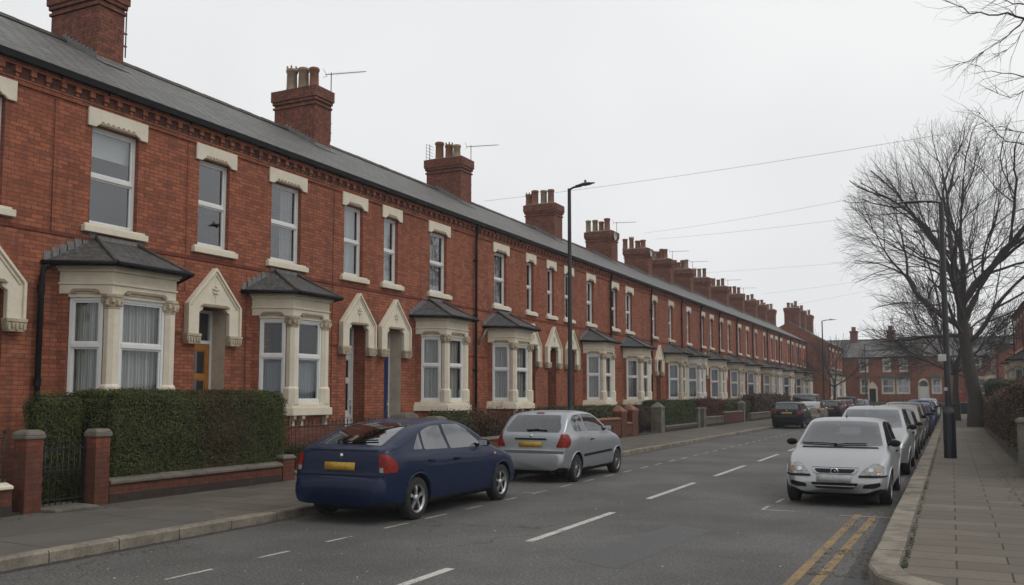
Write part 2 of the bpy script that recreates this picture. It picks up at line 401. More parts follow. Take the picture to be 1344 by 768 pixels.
pavement('pavement_left', [(-11.75, -6), (KX-.16, -6), (KX-.16, 102), (-11.75, 102)], KH, FLAGL)
# dark asphalt strip across the left pavement near the camera
arc = [(RX+.27+.75*(1-cos(t)), 9.65-.95*sin(t)) for t in [pi/2*i/8 for i in range(9)]]
pavement('pavement_right', [(RX+.27, 102)]+arc+[(14, 8.7), (14, 12), (1.45, 12), (1.45, 102)], KH, FLAG)
ap = MB(); ap.add([(-11.7, -6, KH+.004), (KX-.16, -6, KH+.004), (KX-.16, 9.2, KH+.004), (-9.6, 9.9, KH+.004), (-11.7, 9.35, KH+.004)], [(0, 1, 2, 3, 4)])
struct(ap.build('pavement_asphalt', PAVASPH))
# garden ground behind the walls
pavement('garden_ground', [(-14.2, -6), (-11.72, -6), (-11.72, 101.3), (-14.2, 101.3)], KH+.03, SOIL)
pavement('garden_ground', [(1.45, 12), (4.6, 12), (4.6, 75), (1.45, 75)], KH+.02, SOIL)
pavement('pavement_far', [(-60, 116.2), (60, 116.2), (60, 118), (-60, 118)], KH, FLAGL)
kb = MB()
def kerbline(b, pts, wdt=.16, h=KH+.012, seg=.9):
    # individual stones along a polyline of outer (road side) points; width to the left of travel
    for (ax, ay), (bx, by) in zip(pts[:-1], pts[1:]):
        d = Vector((bx-ax, by-ay)); ln = d.length; d.normalize(); nrm = Vector((-d.y, d.x))
        k = max(1, round(ln/seg)) if ln < 60 else int(ln/seg)
        for i in range(k):
            s0 = ln*i/k+.006; s1 = ln*(i+1)/k-.006; j = random.uniform(-.006, .006); q = random.uniform(-.008, .008)
            a = Vector((ax, ay))+d*s0+nrm*q; c = Vector((ax, ay))+d*s1+nrm*q
            ch = .02
            p = [a, c, c+nrm*wdt, a+nrm*wdt]; tpts = [a+nrm*ch, c+nrm*ch, c+nrm*wdt, a+nrm*wdt]
            b.prism([tuple(v) for v in p], -.02, h+j-.02)
            b.prism([tuple(v) for v in p], h+j-.02, h+j, 0, [tuple(v) for v in tpts])
kerbline(kb, [(KX, -6), (KX, 102)], .17)
struct(kb.build('kerb_left', KERB))
kb = MB()
arco = [(RX+1.0*(1-cos(t)), 9.65-1.2*sin(t)) for t in [pi/2*i/3 for i in range(4)]]
kerbline(kb, [(13, 8.45)]+arco[::-1]+[(RX, 102)], .0001-.27, seg=.9) if False else None
pts = [(RX, 102)]+arco+[(13, 8.45)]
kerbline(kb, pts, .28)
struct(kb.build('kerb_right', KERB))
kb = MB(); kerbline(kb, [(60, 116), (-60, 116)], -.18); struct(kb.build('kerb_far', KERB))
# markings
def strip(b, x0, y0, x1, y1, wd, z, mi=0, wob=0.):
    d = Vector((x1-x0, y1-y0)); d.normalize(); n_ = Vector((-d.y, d.x))*wd/2
    b.add([(x0-n_.x, y0-n_.y, z), (x1-n_.x, y1-n_.y, z), (x1+n_.x, y1+n_.y, z), (x0+n_.x, y0+n_.y, z)], [(0, 1, 2, 3)], mi)
b = MB()
ys = [(3.2, 5.2), (6.4, 8.2), (10.1, 13.15), (15.1, 18.3), (20.0, 23.3), (25.0, 28.2), (30, 33.2), (35, 38.4), (40, 43.4)]
y = 46
while y < 100: ys.append((y, y+3.2)); y += 5.5
for a, c in ys: strip(b, -4.7-.06*(a > 14), a, -4.7-.08*(c > 14), c, .11, .004)
struct(b.build('centre_line', WHITEP))
b = MB()
for a, c in [(4.2,4.8),(5.3,5.9),(6.5, 7.1), (7.8, 8.3), (9.0, 9.5), (10.25, 10.8), (11.3, 11.9), (12.5, 13.03), (13.9, 14.3), (15.0, 15.6)]: strip(b, -6.9, a, -6.88, c, .055, .004)
strip(b, -6.88, 15.1, -7.15, 15.12, .05, .0045)
y = 16.3
while y < 62:
    strip(b, -6.9, y, -6.9, y+.62, .06, .004); y += 1.25
strip(b, -6.95, 62, -6.95, 100, .06, .004)
struct(b.build('parking_bay_line', THINW))
b = MB()
strip(b, -2.72, 14.5, -2.22, 14.5, .05, .004); strip(b, -2.72, 14.5, -2.70, 15.0, .055, .0045); strip(b, -2.68, 15.55, -2.66, 16.15, .055, .004)
y = 17.3
while y < 90: strip(b, -2.66, y, -2.66, y+.6, .055, .004); y += 1.25
strip(b, -1.56, 14.28, -.86, 14.3, .04, .0085)
struct(b.build('parking_bay_line', THINW))
b = MB()
strip(b, -1.53, 5.0, -1.31, 14.5, .10, .004); strip(b, -1.27, 6.0, -1.22, 9.2, .10, .0044); strip(b, -1.22, 9.2, -1.08, 14.45, .10, .004)
struct(b.build('double_yellow_line', YELP))
# repair patches, wet gutter
b = MB(); b.add([(-3.9, 9.3, .002), (-3.15, 8.9, .002), (-2.9, 12.0, .002), (-3.5, 12.3, .002)], [(0, 1, 2, 3)]); struct(b.build('road_patch', PATCH))
b = MB(); b.add([(-1.0, 8.6, .0025), (-.8, 8.6, .0025), (-.8, 30, .0025), (-.93, 30, .0025), (-.98, 15, .0025)], [(0, 1, 2, 3, 4)]); struct(b.build('gutter_dirt', PATCHD))
b = MB(); b.add([(KX, -5, .0025), (KX+.12, -5, .0025), (KX+.1, 60, .0025), (KX, 60, .0025)], [(0, 1, 2, 3)]); struct(b.build('gutter_dirt', PATCHD))

# ------------------------------------------------------------------ houses
def fx(o, u, n):
    """map local (out, along, z) onto a facet: origin o(x,y), direction u(x,y), outward normal n(x,y)"""
    return lambda p: (o[0]+u[0]*p[1]+n[0]*p[0], o[1]+u[1]*p[1]+n[1]*p[0], p[2])
def sash(par, xf, y0, y1, z0, z1, dep, style, mid=None, sub=True, name='window'):
    """white frame with two lights, glass, curtain and a dark room behind; dep = x of the frame face"""
    b = MB(xf); t = .055; d = .06; x1 = dep; x0 = dep-d
    mid = mid or (z0+z1)/2
    b.box(x0, x1, y0, y0+t, z0, z1); b.box(x0, x1, y1-t, y1, z0, z1)
    b.box(x0, x1, y0+t, y1-t, z1-t, z1); b.box(x0, x1, y0+t, y1-t, z0, z0+t)
    b.box(x0-.005, x1+.012, y0+t, y1-t, mid-.035, mid+.035)
    k = .035
    for za, zb in ((z0+t, mid-.035), (mid+.035, z1-t)):
        b.box(x0, x1-.02, y0+t, y0+t+k, za, zb); b.box(x0, x1-.02, y1-t-k, y1-t, za, zb)
        b.box(x0, x1-.02, y0+t+k, y1-t-k, za, za+k); b.box(x0, x1-.02, y0+t+k, y1-t-k, zb-k, zb)
    if style.get('bar'): b.box(x0+.01, x1-.025, (y0+y1)/2-.015, (y0+y1)/2+.015, z0+t, z1-t)
    f = b.build(name, UPVC, par)
    sp = f if sub else par
    b = MB(xf); xx = x0+.02
    b.add([(xx, y0+t, z0+t), (xx, y1-t, z0+t), (xx, y1-t, z1-t), (xx, y0+t, z1-t)], [(0, 1, 2, 3)])
    b.build('pane', PANE if sub else PANEL, sp)
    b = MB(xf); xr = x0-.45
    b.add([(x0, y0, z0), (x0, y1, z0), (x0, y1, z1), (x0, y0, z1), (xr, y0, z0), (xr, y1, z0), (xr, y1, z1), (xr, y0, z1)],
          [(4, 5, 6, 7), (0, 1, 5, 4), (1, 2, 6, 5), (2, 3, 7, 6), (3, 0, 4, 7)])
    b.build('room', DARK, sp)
    c = style.get('curtain')
    if c:
        mat = {'net': NET, 'lace': NETB, 'grey': NETD, 'blind': BLIND}[c]
        za, zb = z0+.02, z1-.02
        if style.get('half') == 'top': za = z0+(z1-z0)*.72
        if style.get('half') == 'low': zb = z0+(z1-z0)*.48
        b = MB(xf); n = 26; vs = []; xc = x0-.10
        ya, yb = y0+.01, y1-.01
        if style.get('half') == 'side': ya = y0+(y1-y0)*.55
        for i in range(n+1):
            yy = ya+(yb-ya)*i/n
            dx = 0 if c == 'blind' else .018*sin(i*1.9+random.random()*.9)
            vs += [(xc+dx, yy, za), (xc+dx, yy, zb)]
        b.add(vs, [(2*i, 2*i+2, 2*i+3, 2*i+1) for i in range(n)], 0, True)
        b.build('roller_blind' if c == 'blind' else 'curtain', mat, sp)
    return f
def wall_holes(b, y0, y1, z0, z1, holes, mi=0, dep=.2, cut=()):
    ysl = sorted({y0, y1}|{h for a in holes for h in a[:2]}); zsl = sorted({z0, z1}|{h for a in holes for h in a[2:4]})
    for i in range(len(ysl)-1):
        for j in range(len(zsl)-1):
            cy, cz = (ysl[i]+ysl[i+1])/2, (zsl[j]+zsl[j+1])/2
            if any(h[0] < cy < h[1] and h[2] < cz < h[3] for h in holes): continue
            b.add([(0, ysl[i], zsl[j]), (0, ysl[i+1], zsl[j]), (0, ysl[i+1], zsl[j+1]), (0, ysl[i], zsl[j+1])], [(0, 1, 2, 3)], mi)
    for a, c, lo, hi in [h[:4] for h in holes]:
        b.add([(0, a, lo), (0, c, lo), (0, c, hi), (0, a, hi), (-dep, a, lo), (-dep, c, lo), (-dep, c, hi), (-dep, a, hi)],
              [(0, 1, 5, 4), (1, 2, 6, 5), (2, 3, 7, 6), (3, 0, 4, 7)], mi)
EAVE, RZ, RXX = 7.5, 9.95, -4.15      # eave height, ridge height, ridge position behind the facade
def roofz(x): return EAVE+.03+(.16-x)*(RZ-EAVE-.03)/(.16-RXX)
def shoulder(y0, y1, z, hgt, up, a=.12):   # head with stepped underside notch
    return [(y0, z), (y0+a, z), (y0+a+.06, z+up), (y1-a-.06, z+up), (y1-a, z), (y1, z), (y1, z+hgt), (y0, z+hgt)]
def aerial(par, x, y, z, ang, size=1.0, kind=0):
    b = MB(); h = 1.2*size
    b.tube([(x, y, z-1.0), (x, y, z+h)], .016, 5)
    b.box(x-.03, x+.03, y-.14, y+.02, z-.75, z-.72); b.box(x-.03, x+.03, y-.14, y+.02, z-.45, z-.42)
    if kind == 0:
        d = Vector((cos(ang), sin(ang))); n_ = Vector((-d.y, d.x)); t = z+h-.05; ln = 1.15*size
        b.tube([(x-d.x*.2, y-d.y*.2, t), (x+d.x*ln, y+d.y*ln, t)], .012, 5)
        for i in range(12):
            q = -.05+i*ln/12; c = Vector((x, y))+d*q; k = .11
            b.tube([(c.x-n_.x*k, c.y-n_.y*k, t), (c.x+n_.x*k, c.y+n_.y*k, t)], .006, 4)
        for s_ in (-1, 1): b.tube([(x-d.x*.2-n_.x*.15, y-d.y*.2-n_.y*.15, t+s_*.14), (x-d.x*.2+n_.x*.15, y-d.y*.2+n_.y*.15, t)], .007, 4)
    else:
        for i in range(6):
            t = z+h-.05-i*.13; b.tube([(x-.02, y-.26, t), (x+.02, y+.26, t)], .008, 4)
        b.tube([(x-.1, y-.1, z+h-.7), (x-.1, y-.1, z+h)], .01, 4)
    return b.build('aerial', AERIAL, par)
def chimney(par, yc, wd=.85, x1=-3.0, x0=-4.58, top=11.15, pots=3, aer=None, seed=0, dish=False):
    rnd = random.Random(seed)
    b = MB(); y0, y1 = yc-wd/2, yc+wd/2
    b.box(x0, x1, y0, y1, 8.9, top-.62)
    for i, (o, za, zb) in enumerate([(.04, top-.62, top-.55), (0, top-.55, top-.48), (.05, top-.48, top-.38), (.085, top-.38, top-.06)]):
        b.box(x0-o, x1+o, y0-o, y1+o, za, zb)
    b.prism([(x0-.1, y0-.1), (x1+.1, y0-.1), (x1+.1, y1+.1), (x0-.1, y1+.1)], top-.06, top+.03, 1,
            [(x0+.12, y0+.12), (x1-.12, y0+.12), (x1-.12, y1-.12), (x0+.12, y1-.12)])
    c = b.build('chimney', [BRC, GREYST], par, .008)
    # stepped lead flashing where the stack meets the slates
    b = MB()
    for s_, yy in ((-1, y0), (1, y1)):
        k = 9; xs = [x1+(RXX-x1)*i/k for i in range(k+1)]
        for i in range(k):
            za = roofz(xs[i])-.05; zt = roofz(xs[i+1])+.13
            b.box(xs[i+1], xs[i], yy+s_*.002 if s_ > 0 else yy-.012, yy+.012 if s_ > 0 else yy-.002, za, zt)
    b.box(x1+.002, x1+.02, y0-.02, y1+.02, roofz(x1)-.12, roofz(x1)+.10)
    b.add([(x1+.02, y0-.05, roofz(x1+.02)+.03), (x1+.02, y1+.05, roofz(x1+.02)+.03), (x1+.28, y1+.05, roofz(x1+.28)+.025), (x1+.28, y0-.05, roofz(x1+.28)+.025)], [(0, 1, 2, 3)])
    b.build('flashing', LEAD, c)
    if pots:
        sp = .40 if pots < 5 else .30
        xs = [x1-.42-sp*i for i in range(pots)]
        for i, xx in enumerate(xs):
            b = MB(); h = rnd.choice([.62, .75, .55, .7]); r = rnd.choice([.17, .16, .15]); yy = yc+rnd.uniform(-.1, .1)
            st = rnd.random()
            prof = [(r*1.15, 0), (r*1.1, .08), (r, .12), (r*.93, h-.12), (r*1.1, h-.1), (r*1.12, h-.03), (r*.98, h), (r*.75, h), (r*.75, h-.3)]
            b.lathe(prof, (xx, yy, top), 'z', 14)
            if st < .25:
                for a in range(6): b.box(xx+r*.9*cos(a*pi/3)-.02, xx+r*.9*cos(a*pi/3)+.02, yy+r*.9*sin(a*pi/3)-.02, yy+r*.9*sin(a*pi/3)+.02, top+h, top+h+.08)
            b.build('chimney_pot', rnd.choice([TERRA, TERRA, BUFF]), c)
    if dish:
        b = MB(); b.lathe([(.24, .06), (.18, .02), (.08, 0), (.001, 0)], (x1+.12, yc-wd/2+.1, top-.35), 'x', 16); b.tube([(x1, yc-wd/2+.12, top-.4), (x1+.12, yc-wd/2+.1, top-.35)], .02, 6)
        b.build('satellite_dish', LAMPG0, c)
    if aer: aerial(c, x1-.1, yc+wd/2+.13, top-.55, aer[1]-.35, aer[2], aer[3])
    if seed == 5: aerial(c, x0-.12, yc, top-.35, 0, .9, 1)
    return c
def bay(par, y0, y1, st, col=STONE, proj=.8):
    P = [(0, y0), (proj, y0+.45), (proj, y1-.45), (0, y1)]
    def off(d):
        e = d*.9
        return [(0, y0-e), (proj+d, y0+.45-d*.55), (proj+d, y1-.45+d*.55), (0, y1+e)]
    b = MB()
    b.prism(off(.0), 3.56, 3.97); b.prism(off(.03), 3.72, 3.76); b.prism(off(.05), 3.95, 4.0); b.prism(off(.09), 4.0, 4.05)
    bw = b.build('bay_window', [col, BR], par, .006)
    b = MB(); b.prism(off(-.05), .1, 1.33); b.build('bay_base', BR, bw)
    b = MB(); b.prism(off(.09), 1.33, 1.50); b.prism(off(.04), 1.50, 1.58); b.build('bay_sill', col, bw, .006)
    # corbels under the sill
    b = MB()
    for yy in (y0+.5, y0+.95 if y1-y0 > 2.2 else y0+.8, y1-.55): b = MB(); b.prismy([(proj-.05, 1.33), (proj+.07, 1.33), (proj+.06, 1.25), (proj, 1.2), (proj+.01, 1.1), (proj-.05, 1.08)], yy-.05, yy+.05); b.build('corbel', CARVE, bw)
    # brick piers against the wall
    for s_, ya in ((1, y0), (-1, y1)):
        b = MB(); d = Vector((proj, s_*.45)).normalized()
        q = .16; nx, ny = s_*0, 0
        u = d*q; n_ = Vector((d.y, -d.x))*s_
        b.prism([(0, ya), (u.x, ya+u.y), (u.x-n_.x*.15, ya+u.y-n_.y*.15), (0, ya+s_*.16)], 1.58, 3.56)
        b.build('pier', BR, bw)
    # corner columns
    for yy in (P[1][1], P[2][1]):
        b = MB(); cx = proj-.1; s_ = 1 if yy == P[1][1] else -1; cy = yy+s_*.09
        def oct_(r): return [(cx+r*cos(pi/8+k*pi/4), cy+r*sin(pi/8+k*pi/4)) for k in range(8)]
        def sq(r): return [(cx-r, cy-r), (cx+r, cy-r), (cx+r, cy+r), (cx-r, cy+r)]
        b.prism(oct_(.175), 1.58, 1.93); b.prism(oct_(.175), 1.93, 1.98, 0, oct_(.135)); b.prism(oct_(.132), 1.98, 3.30)
        b.build('column', col, bw, .004)
        b = MB()
        b.prism(oct_(.14), 3.30, 3.33); b.prism(oct_(.135), 3.33, 3.50, 0, oct_(.18)); b.prism(oct_(.19), 3.50, 3.562)
        for k in range(10):
            a = 2*pi*k/10; r = .16; b.box(cx+r*cos(a)-.03, cx+r*cos(a)+.03, cy+r*sin(a)-.03, cy+r*sin(a)+.03, 3.36+.04*(k % 2), 3.46+.03*(k % 2))
        b.build('capital', CARVE, bw, .008)
    # windows on three facets
    fl = sqrt(proj*proj+.45*.45); d = (proj/fl, .45/fl); n_ = (d[1], -d[0])
    facets = [(fx((0, y0), d, n_), .17, fl-.17), (fx((proj, 0), (0, 1), (1, 0)), y0+.45+.22, y1-.45-.22), (fx((0, y1), (proj/fl, -.45/fl), (.45/fl, proj/fl)), .17, fl-.17)]
    for i, (xf, a, c) in enumerate(facets):
        sash(bw, xf, a, c, 1.62, 3.50, -.06, st, 2.66, False, 'window_frame')
        b = MB(xf); b.box(-.16, -.05, a-.04, c+.04, 1.575, 1.625); b.build('window_ledge', col, bw)
        b = MB(xf); b.box(-.16, -.02, a-.02, c+.02, 3.50, 3.557); b.build('window_head', col, bw)
        b = MB(xf); aa, cc = a+.04, c-.04
        b.prismx([(aa, 3.57), (aa+.08, 3.57), (aa+.10, 3.60), (cc-.10, 3.60), (cc-.08, 3.57), (cc, 3.57), (cc, 3.60), (cc-.06, 3.645), (aa+.06, 3.645), (aa, 3.60)], 0, .05)
        b.build('drip_mould', BROWNST, bw)
    # roof
    e0, e1, e2, e3 = (0, y0-.32, 4.10), (proj+.22, y0+.34, 4.10), (proj+.22, y1-.34, 4.10), (0, y1+.32, 4.10)
    t0, t1 = (0, y0+.72, 4.64), (0, y1-.72, 4.64)
    b = MB(); b.add([e0, e1, e2, e3, t0, t1], [(0, 1, 4), (1, 2, 5, 4), (2, 3, 5), (3, 2, 1, 0), (0, 4, 5, 3)])
    rf = b.build('bay_roof', SLATEB, bw)
    b = MB(); b.tube([Vector(e1)+Vector((0, 0, .01)), Vector(t0)+Vector((.02, 0, .02))], .035, 6); b.build('hip_tile', RIDGE, bw); b = MB(); b.tube([Vector(e2)+Vector((0, 0, .01)), Vector(t1)+Vector((.02, 0, .02))], .035, 6)
    b.build('hip_tile', RIDGE, bw)
    b = MB(); k = 7
    for i in range(k):
        for (A, T, s_) in ((e0, t0, 1), (e3, t1, -1)):
            a = Vector(A).lerp(Vector(T), i/k); c = Vector(A).lerp(Vector(T), (i+1)/k)
            lo, hi = min(a.y, c.y), max(a.y, c.y)
            b.box(.003, .014, lo-.01, hi+.01, a.z+.0, c.z+.10)
    b.box(.003, .05, t0[1], t1[1], 4.62, 4.70)
    b.build('flashing', LEAD, bw)
    b = MB(); rp = [(0, y0-.36), (proj+.27, y0+.32), (proj+.27, y1-.32), (0, y1+.36)]
    b.prism([(0, y0-.30), (proj+.2, y0+.35), (proj+.2, y1-.35), (0, y1+.30)], 4.05, 4.095)
    pp = [(0.0, rp[0][1], 4.07)]+[(x, y, 4.07) for x, y in rp[1:3]]+[(0., rp[3][1], 4.07)]
    for a, c in zip(pp[:-1], pp[1:]): b.tube([a, c], .042, 8)
    b.build('gutter', GUT, bw)
    return bw
def gable_door(par, yc, dcol, wd=.86, sc=STONE, rl=None, glaz=2, name='front_door', ow=1.5, base=.42, off=.55):
    """cream pointed door surround with carved capitals and a recessed door"""
    z0 = 3.03
    oh = wd/2; hw = ow/2
    b = MB()
    outer = [(yc-hw, z0), (yc-hw, 3.66), (yc, 4.47), (yc+hw, 3.66), (yc+hw, z0)]
    inner = [(yc+oh, z0), (yc+oh, 3.5), (yc+oh-.1, 3.56), (yc+oh-.1, 3.62), (yc-oh+.1, 3.62), (yc-oh+.1, 3.56), (yc-oh, 3.5), (yc-oh, z0)]
    # split in two halves plus head so faces stay convex-ish
    b.prismx([(yc-hw, z0), (yc-oh, z0), (yc-oh, 3.5), (yc-oh+.1, 3.56), (yc-oh+.1, 3.62), (yc, 3.62), (yc, 4.47), (yc-hw, 3.66)], .002, .11)
    b.prismx([(yc+hw, z0), (yc+hw, 3.66), (yc, 4.47), (yc, 3.62), (yc+oh-.1, 3.62), (yc+oh-.1, 3.56), (yc+oh, 3.5), (yc+oh, z0)], .002, .11)
    s_ = b.build('door_surround', sc, par, .01)
    b = MB()
    for t, w_ in ((.0, .055), (.09, .03)):
        for sg in (-1, 1):
            A = Vector((yc+sg*(hw-t), 3.66-t*.35)); B_ = Vector((yc, 4.47-t*1.35)); A2 = Vector((yc+sg*(hw-t-w_), 3.66-t*.35-w_*.2)); B2 = Vector((yc, 4.47-t*1.35-w_*1.4))
            poly = [tuple(A), tuple(B_), tuple(B2), tuple(A2)]
            b.prismx(poly if sg > 0 else poly[::-1], .11, .15-t*.2)
    for sg in (-1, 1): b.box(.11, .15, min(yc+sg*hw, yc+sg*(hw-.055)), max(yc+sg*hw, yc+sg*(hw-.055)), z0+.02, 3.66)
    b.build('moulding', sc, s_, .006)
    for sg in (-1, 1):
        b = MB()
        a, c = sorted((yc+sg*hw*1.04, yc+sg*(oh-.03)))
        b.box(.0025, .16, a, c, z0-.04, z0+.02); b.prismx([(a+.04, z0-.20), (c-.04, z0-.20), (c, z0-.04), (a, z0-.04)], .0025, .14)
        n_ = 5
        for i in range(n_):
            yy = a+.05+(c-a-.1)*i/(n_-1); b.box(.10, .165, yy-.022, yy+.022, z0-.17+.03*(i % 2), z0-.06)
        b.build('capital', CARVE, s_, .006)
    b = MB()   # carved rosette and drip
    for k in range(5):
        a = 2*pi*k/5+.3; b.lathe([(0, .0), (.035, .0), (.028, .03), (0, .035)], (.11, yc+.065*cos(a), 3.99+.075*sin(a)), 'x', 8)
    b.lathe([(.03, 0), (.02, .04), (0, .04)], (.11, yc, 3.99), 'x', 8); b.box(.11, .125, yc-.012, yc+.012, 3.84, 3.93)
    b.build('rosette', sc, s_)
    b = MB(); b.prismx([(yc-oh+.02, 3.63), (yc+oh-.02, 3.63), (yc+oh-.10, 3.68), (yc-oh+.10, 3.68)], .11, .15); b.build('drip_mould', BROWNST, s_)
    # porch recess
    dp = -.45; y0, y1 = yc-oh, yc+oh
    b = MB()
    b.add([(0, y0, base), (0, y1, base), (0, y1, 3.63), (0, y0, 3.63), (dp, y0, base), (dp, y1, base), (dp, y1, 3.63), (dp, y0, 3.63)], [(2, 3, 7, 6), (3, 0, 4, 7)], 1)
    b.add([(0, y1, base), (0, y1, 3.63), (dp, y1, 3.63), (dp, y1, base)], [(0, 1, 2, 3)], 2)
    b.box(dp, .0, y0, y1, base-.1, base+.0, 0); b.box(.0, .35, y0-.1, y1+.1, .12, base-.12, 0); b.box(.003, .2, y0-.05, y1+.05, base-.12, base+.0, 0)
    b.build('porch', [GREYST, BR, rl or BR], par)
    dm = simple('door_paint_%02d' % len(MATS), dcol, .4, nscale=5, var=.15)
    ft = .06; b = MB()
    b.box(dp, dp+.07, y0, y0+ft, base, 3.6); b.box(dp, dp+.07, y1-ft, y1, base, 3.6); b.box(dp, dp+.07, y0+ft, y1-ft, 3.54, 3.6); b.box(dp, dp+.08, y0+ft, y1-ft, 2.88, 2.95)
    fr = b.build('door_frame', UPVC, par)
    b = MB(); b.add([(dp+.03, y0+ft, 2.95), (dp+.03, y1-ft, 2.95), (dp+.03, y1-ft, 3.54), (dp+.03, y0+ft, 3.54)], [(0, 1, 2, 3)]); b.build('fanlight', PANE, fr)
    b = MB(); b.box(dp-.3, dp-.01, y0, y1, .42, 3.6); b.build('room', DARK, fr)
    b = MB(); ya, yb = y0+ft, y1-ft; xd = dp+.045
    b.box(dp, xd, ya, yb, base+.02, 2.88)
    st = .11
    for (p0, p1, q0, q1) in ((ya, ya+st, base+.02, 2.88), (yb-st, yb, base+.02, 2.88), (ya+st, yb-st, 2.74, 2.88), (ya+st, yb-st, base+.02, base+.25), (ya+st, yb-st, 2.12, 2.22), (ya+st, yb-st, 1.2, 1.36), ((ya+yb)/2-.05, (ya+yb)/2+.05, base+.25, 1.2)):
        b.box(xd, xd+.018, p0, p1, q0, q1)
    d = b.build(name, dm, par, .004)
    if glaz:
        for za, zb in ((1.36, 2.12), (2.22, 2.74)):
            b = MB(); b.box(xd+.001, xd+.006, ya+st+.03, yb-st-.03, za+.03, zb-.03); b.build('door_glass', DGLASS, d)
    b = MB(); b.tube([(xd+.05, yb-.06, 1.42), (xd+.05, yb-.06, 1.56)], .012, 6); b.box(xd+.018, xd+.03, yb-.08, yb-.04, 1.3, 1.65); b.lathe([(0, .03), (.02, .02), (.02, 0)], (xd+.01, (ya+yb)/2, 1.28), 'x', 10)
    b.build('handle', CHROME, d)
    return s_
WINZ = (4.90, 6.74)
def upper(par, l0, l1, st, lint=STONE):
    a, c = l0+.12, l1-.17
    w_ = sash(par, None, a, c, WINZ[0], WINZ[1]+.0, -.10, st, 5.82)
    b = MB(); b.prismx(shoulder(l0, l1, 6.70, .35, .05, .16), .002, .05)
    b.build('lintel', lint, w_, .008)
    b = MB(); b.prismx([(a+.1, 6.76), (c-.1, 6.76), (c-.16, 6.80), (a+.16, 6.80)], .05, .075)
    for i in range(7): b.box(.05, .066, a+.16+(c-a-.36)*i/6, a+.2+(c-a-.36)*i/6, 6.80, 6.83)
    b.build('drip_mould', BROWNST, w_)
    b = MB(); b.box(-.08, .10, l0-.04, l1+.04, 4.74, 4.86); b.prism([(-.08, l0), (.05, l0), (.05, l1), (-.08, l1)], 4.86, 4.90)
    b.build('window_sill', lint, w_, .008)
    return w_
def house(origin, rz, ylen, label, wins, bays, doors, chim=None, pipe=None, group=None, gables=(), lint=STONE, wallm=None, stringx=None):
    """local frame: facade plane x=0 facing +x, running along y from 0 to ylen"""
    t = thing('terraced_house', label, 'house', origin, rz, group)
    holes = [(a+.12, c-.17, WINZ[0], WINZ[1]) for a, c, _ in wins]+[(d[0]-d[2].get('wd', .86)/2-.004, d[0]+d[2].get('wd', .86)/2+.004, .42, 3.634) for d in doors]
    b = MB()
    wall_holes(b, 0, ylen, 0.05, EAVE-.02, holes, 0, .12)
    for e in (0, ylen):
        if e in gables or (e == ylen and 'end' in gables) or (e == 0 and 'start' in gables):
            b.add([(0, e, .05), (-8.3, e, .05), (-8.3, e, EAVE), (RXX, e, RZ-.05), (0, e, EAVE)], [(0, 1, 2, 3, 4)], 0)
    b.build('wall', wallm or BR, t)
    b = MB(); b.add([(-8.3, 0, .05), (-8.3, ylen, .05), (-8.3, ylen, EAVE), (-8.3, 0, EAVE)], [(0, 1, 2, 3)], 0); b.build('rear_wall', wallm or BR, t)
    # string courses: projecting dark brick bands
    b = MB(); b.box(.002, .02, 0, ylen, 4.585, 4.64)
    segs = []; cur = 0
    blk = sorted([(a-.05, c+.05) for a, c, _ in bays]+[(d[0]-.8, d[0]+.8) for d in doors])
    for a, c in blk:
        if a-cur > .05: segs.append((cur, a))
        cur = max(cur, c)
    if ylen-cur > .05: segs.append((cur, ylen))
    for a, c in segs: b.box(.002, .014, a, c, 3.02, 3.06)
    b.build('string_course', BR2, t)
    # cornice with brick dentils
    b = MB(); b.box(.002, .035, 0, ylen, 7.02, 7.09); b.box(.002, .05, 0, ylen, 7.09, 7.13, 0)
    k = int(ylen/.285); 
    for i in range(k):
        yy = .04+i*ylen/k; b.box(.003, .085, yy, yy+.11, 7.20, 7.31, 0)
        b.box(.003, .055, yy+.02, yy+.09, 7.135, 7.20, 0)
    b.box(.002, .09, 0, ylen, 7.31, 7.43)
    b.build('cornice', BR, t, .006)
    b = MB(); b.box(.0025, .03, 0, ylen, 7.135, 7.305); b.build('cornice_recess', SHADEDSOOT, t)
    # roof slopes
    b = MB(); xe = .18; ze = roofz(xe); th = .05
    b.add([(xe, 0, ze), (xe, ylen, ze), (RXX, ylen, RZ), (RXX, 0, RZ), (-8.6, 0, EAVE), (-8.6, ylen, EAVE),
           (xe, 0, ze-th), (xe, ylen, ze-th), (RXX, ylen, RZ-th), (RXX, 0, RZ-th)],
          [(0, 1, 2, 3), (3, 2, 5, 4), (0, 6, 7, 1), (6, 9, 8, 7), (0, 3, 9, 6), (1, 7, 8, 2)])
    rf = b.build('roof', SLATE, t)
    b = MB(); k = int(ylen/.45)
    for i in range(k):
        ya, yb = i*ylen/k, (i+1)*ylen/k-.015; j = random.uniform(-.008, .008)
        b.prismy([(RXX-.16, RZ-.06+j), (RXX-.1, RZ+.03+j), (RXX, RZ+.08+j), (RXX+.1, RZ+.03+j), (RXX+.16, RZ-.06+j)], ya, yb)
    b.build('ridge_tile', RIDGE, rf)
    b = MB()
    b.prismy([(.092, 7.39), (.092, 7.49), (.105, 7.49), (.115, 7.41), (.185, 7.41), (.205, 7.50), (.218, 7.50), (.20, 7.385)], 0, ylen)
    for i in range(int(ylen)): b.box(.09, .12, i+.3, i+.33, 7.34, 7.40)
    b.build('gutter', GUT, t)
    for a, c, st in wins: upper(t, a, c, st, lint)
    for a, c, st in bays: bay(t, a, c, st, lint)
    for d in doors: gable_door(t, *d[:2], **(d[2] if len(d) > 2 else {}))
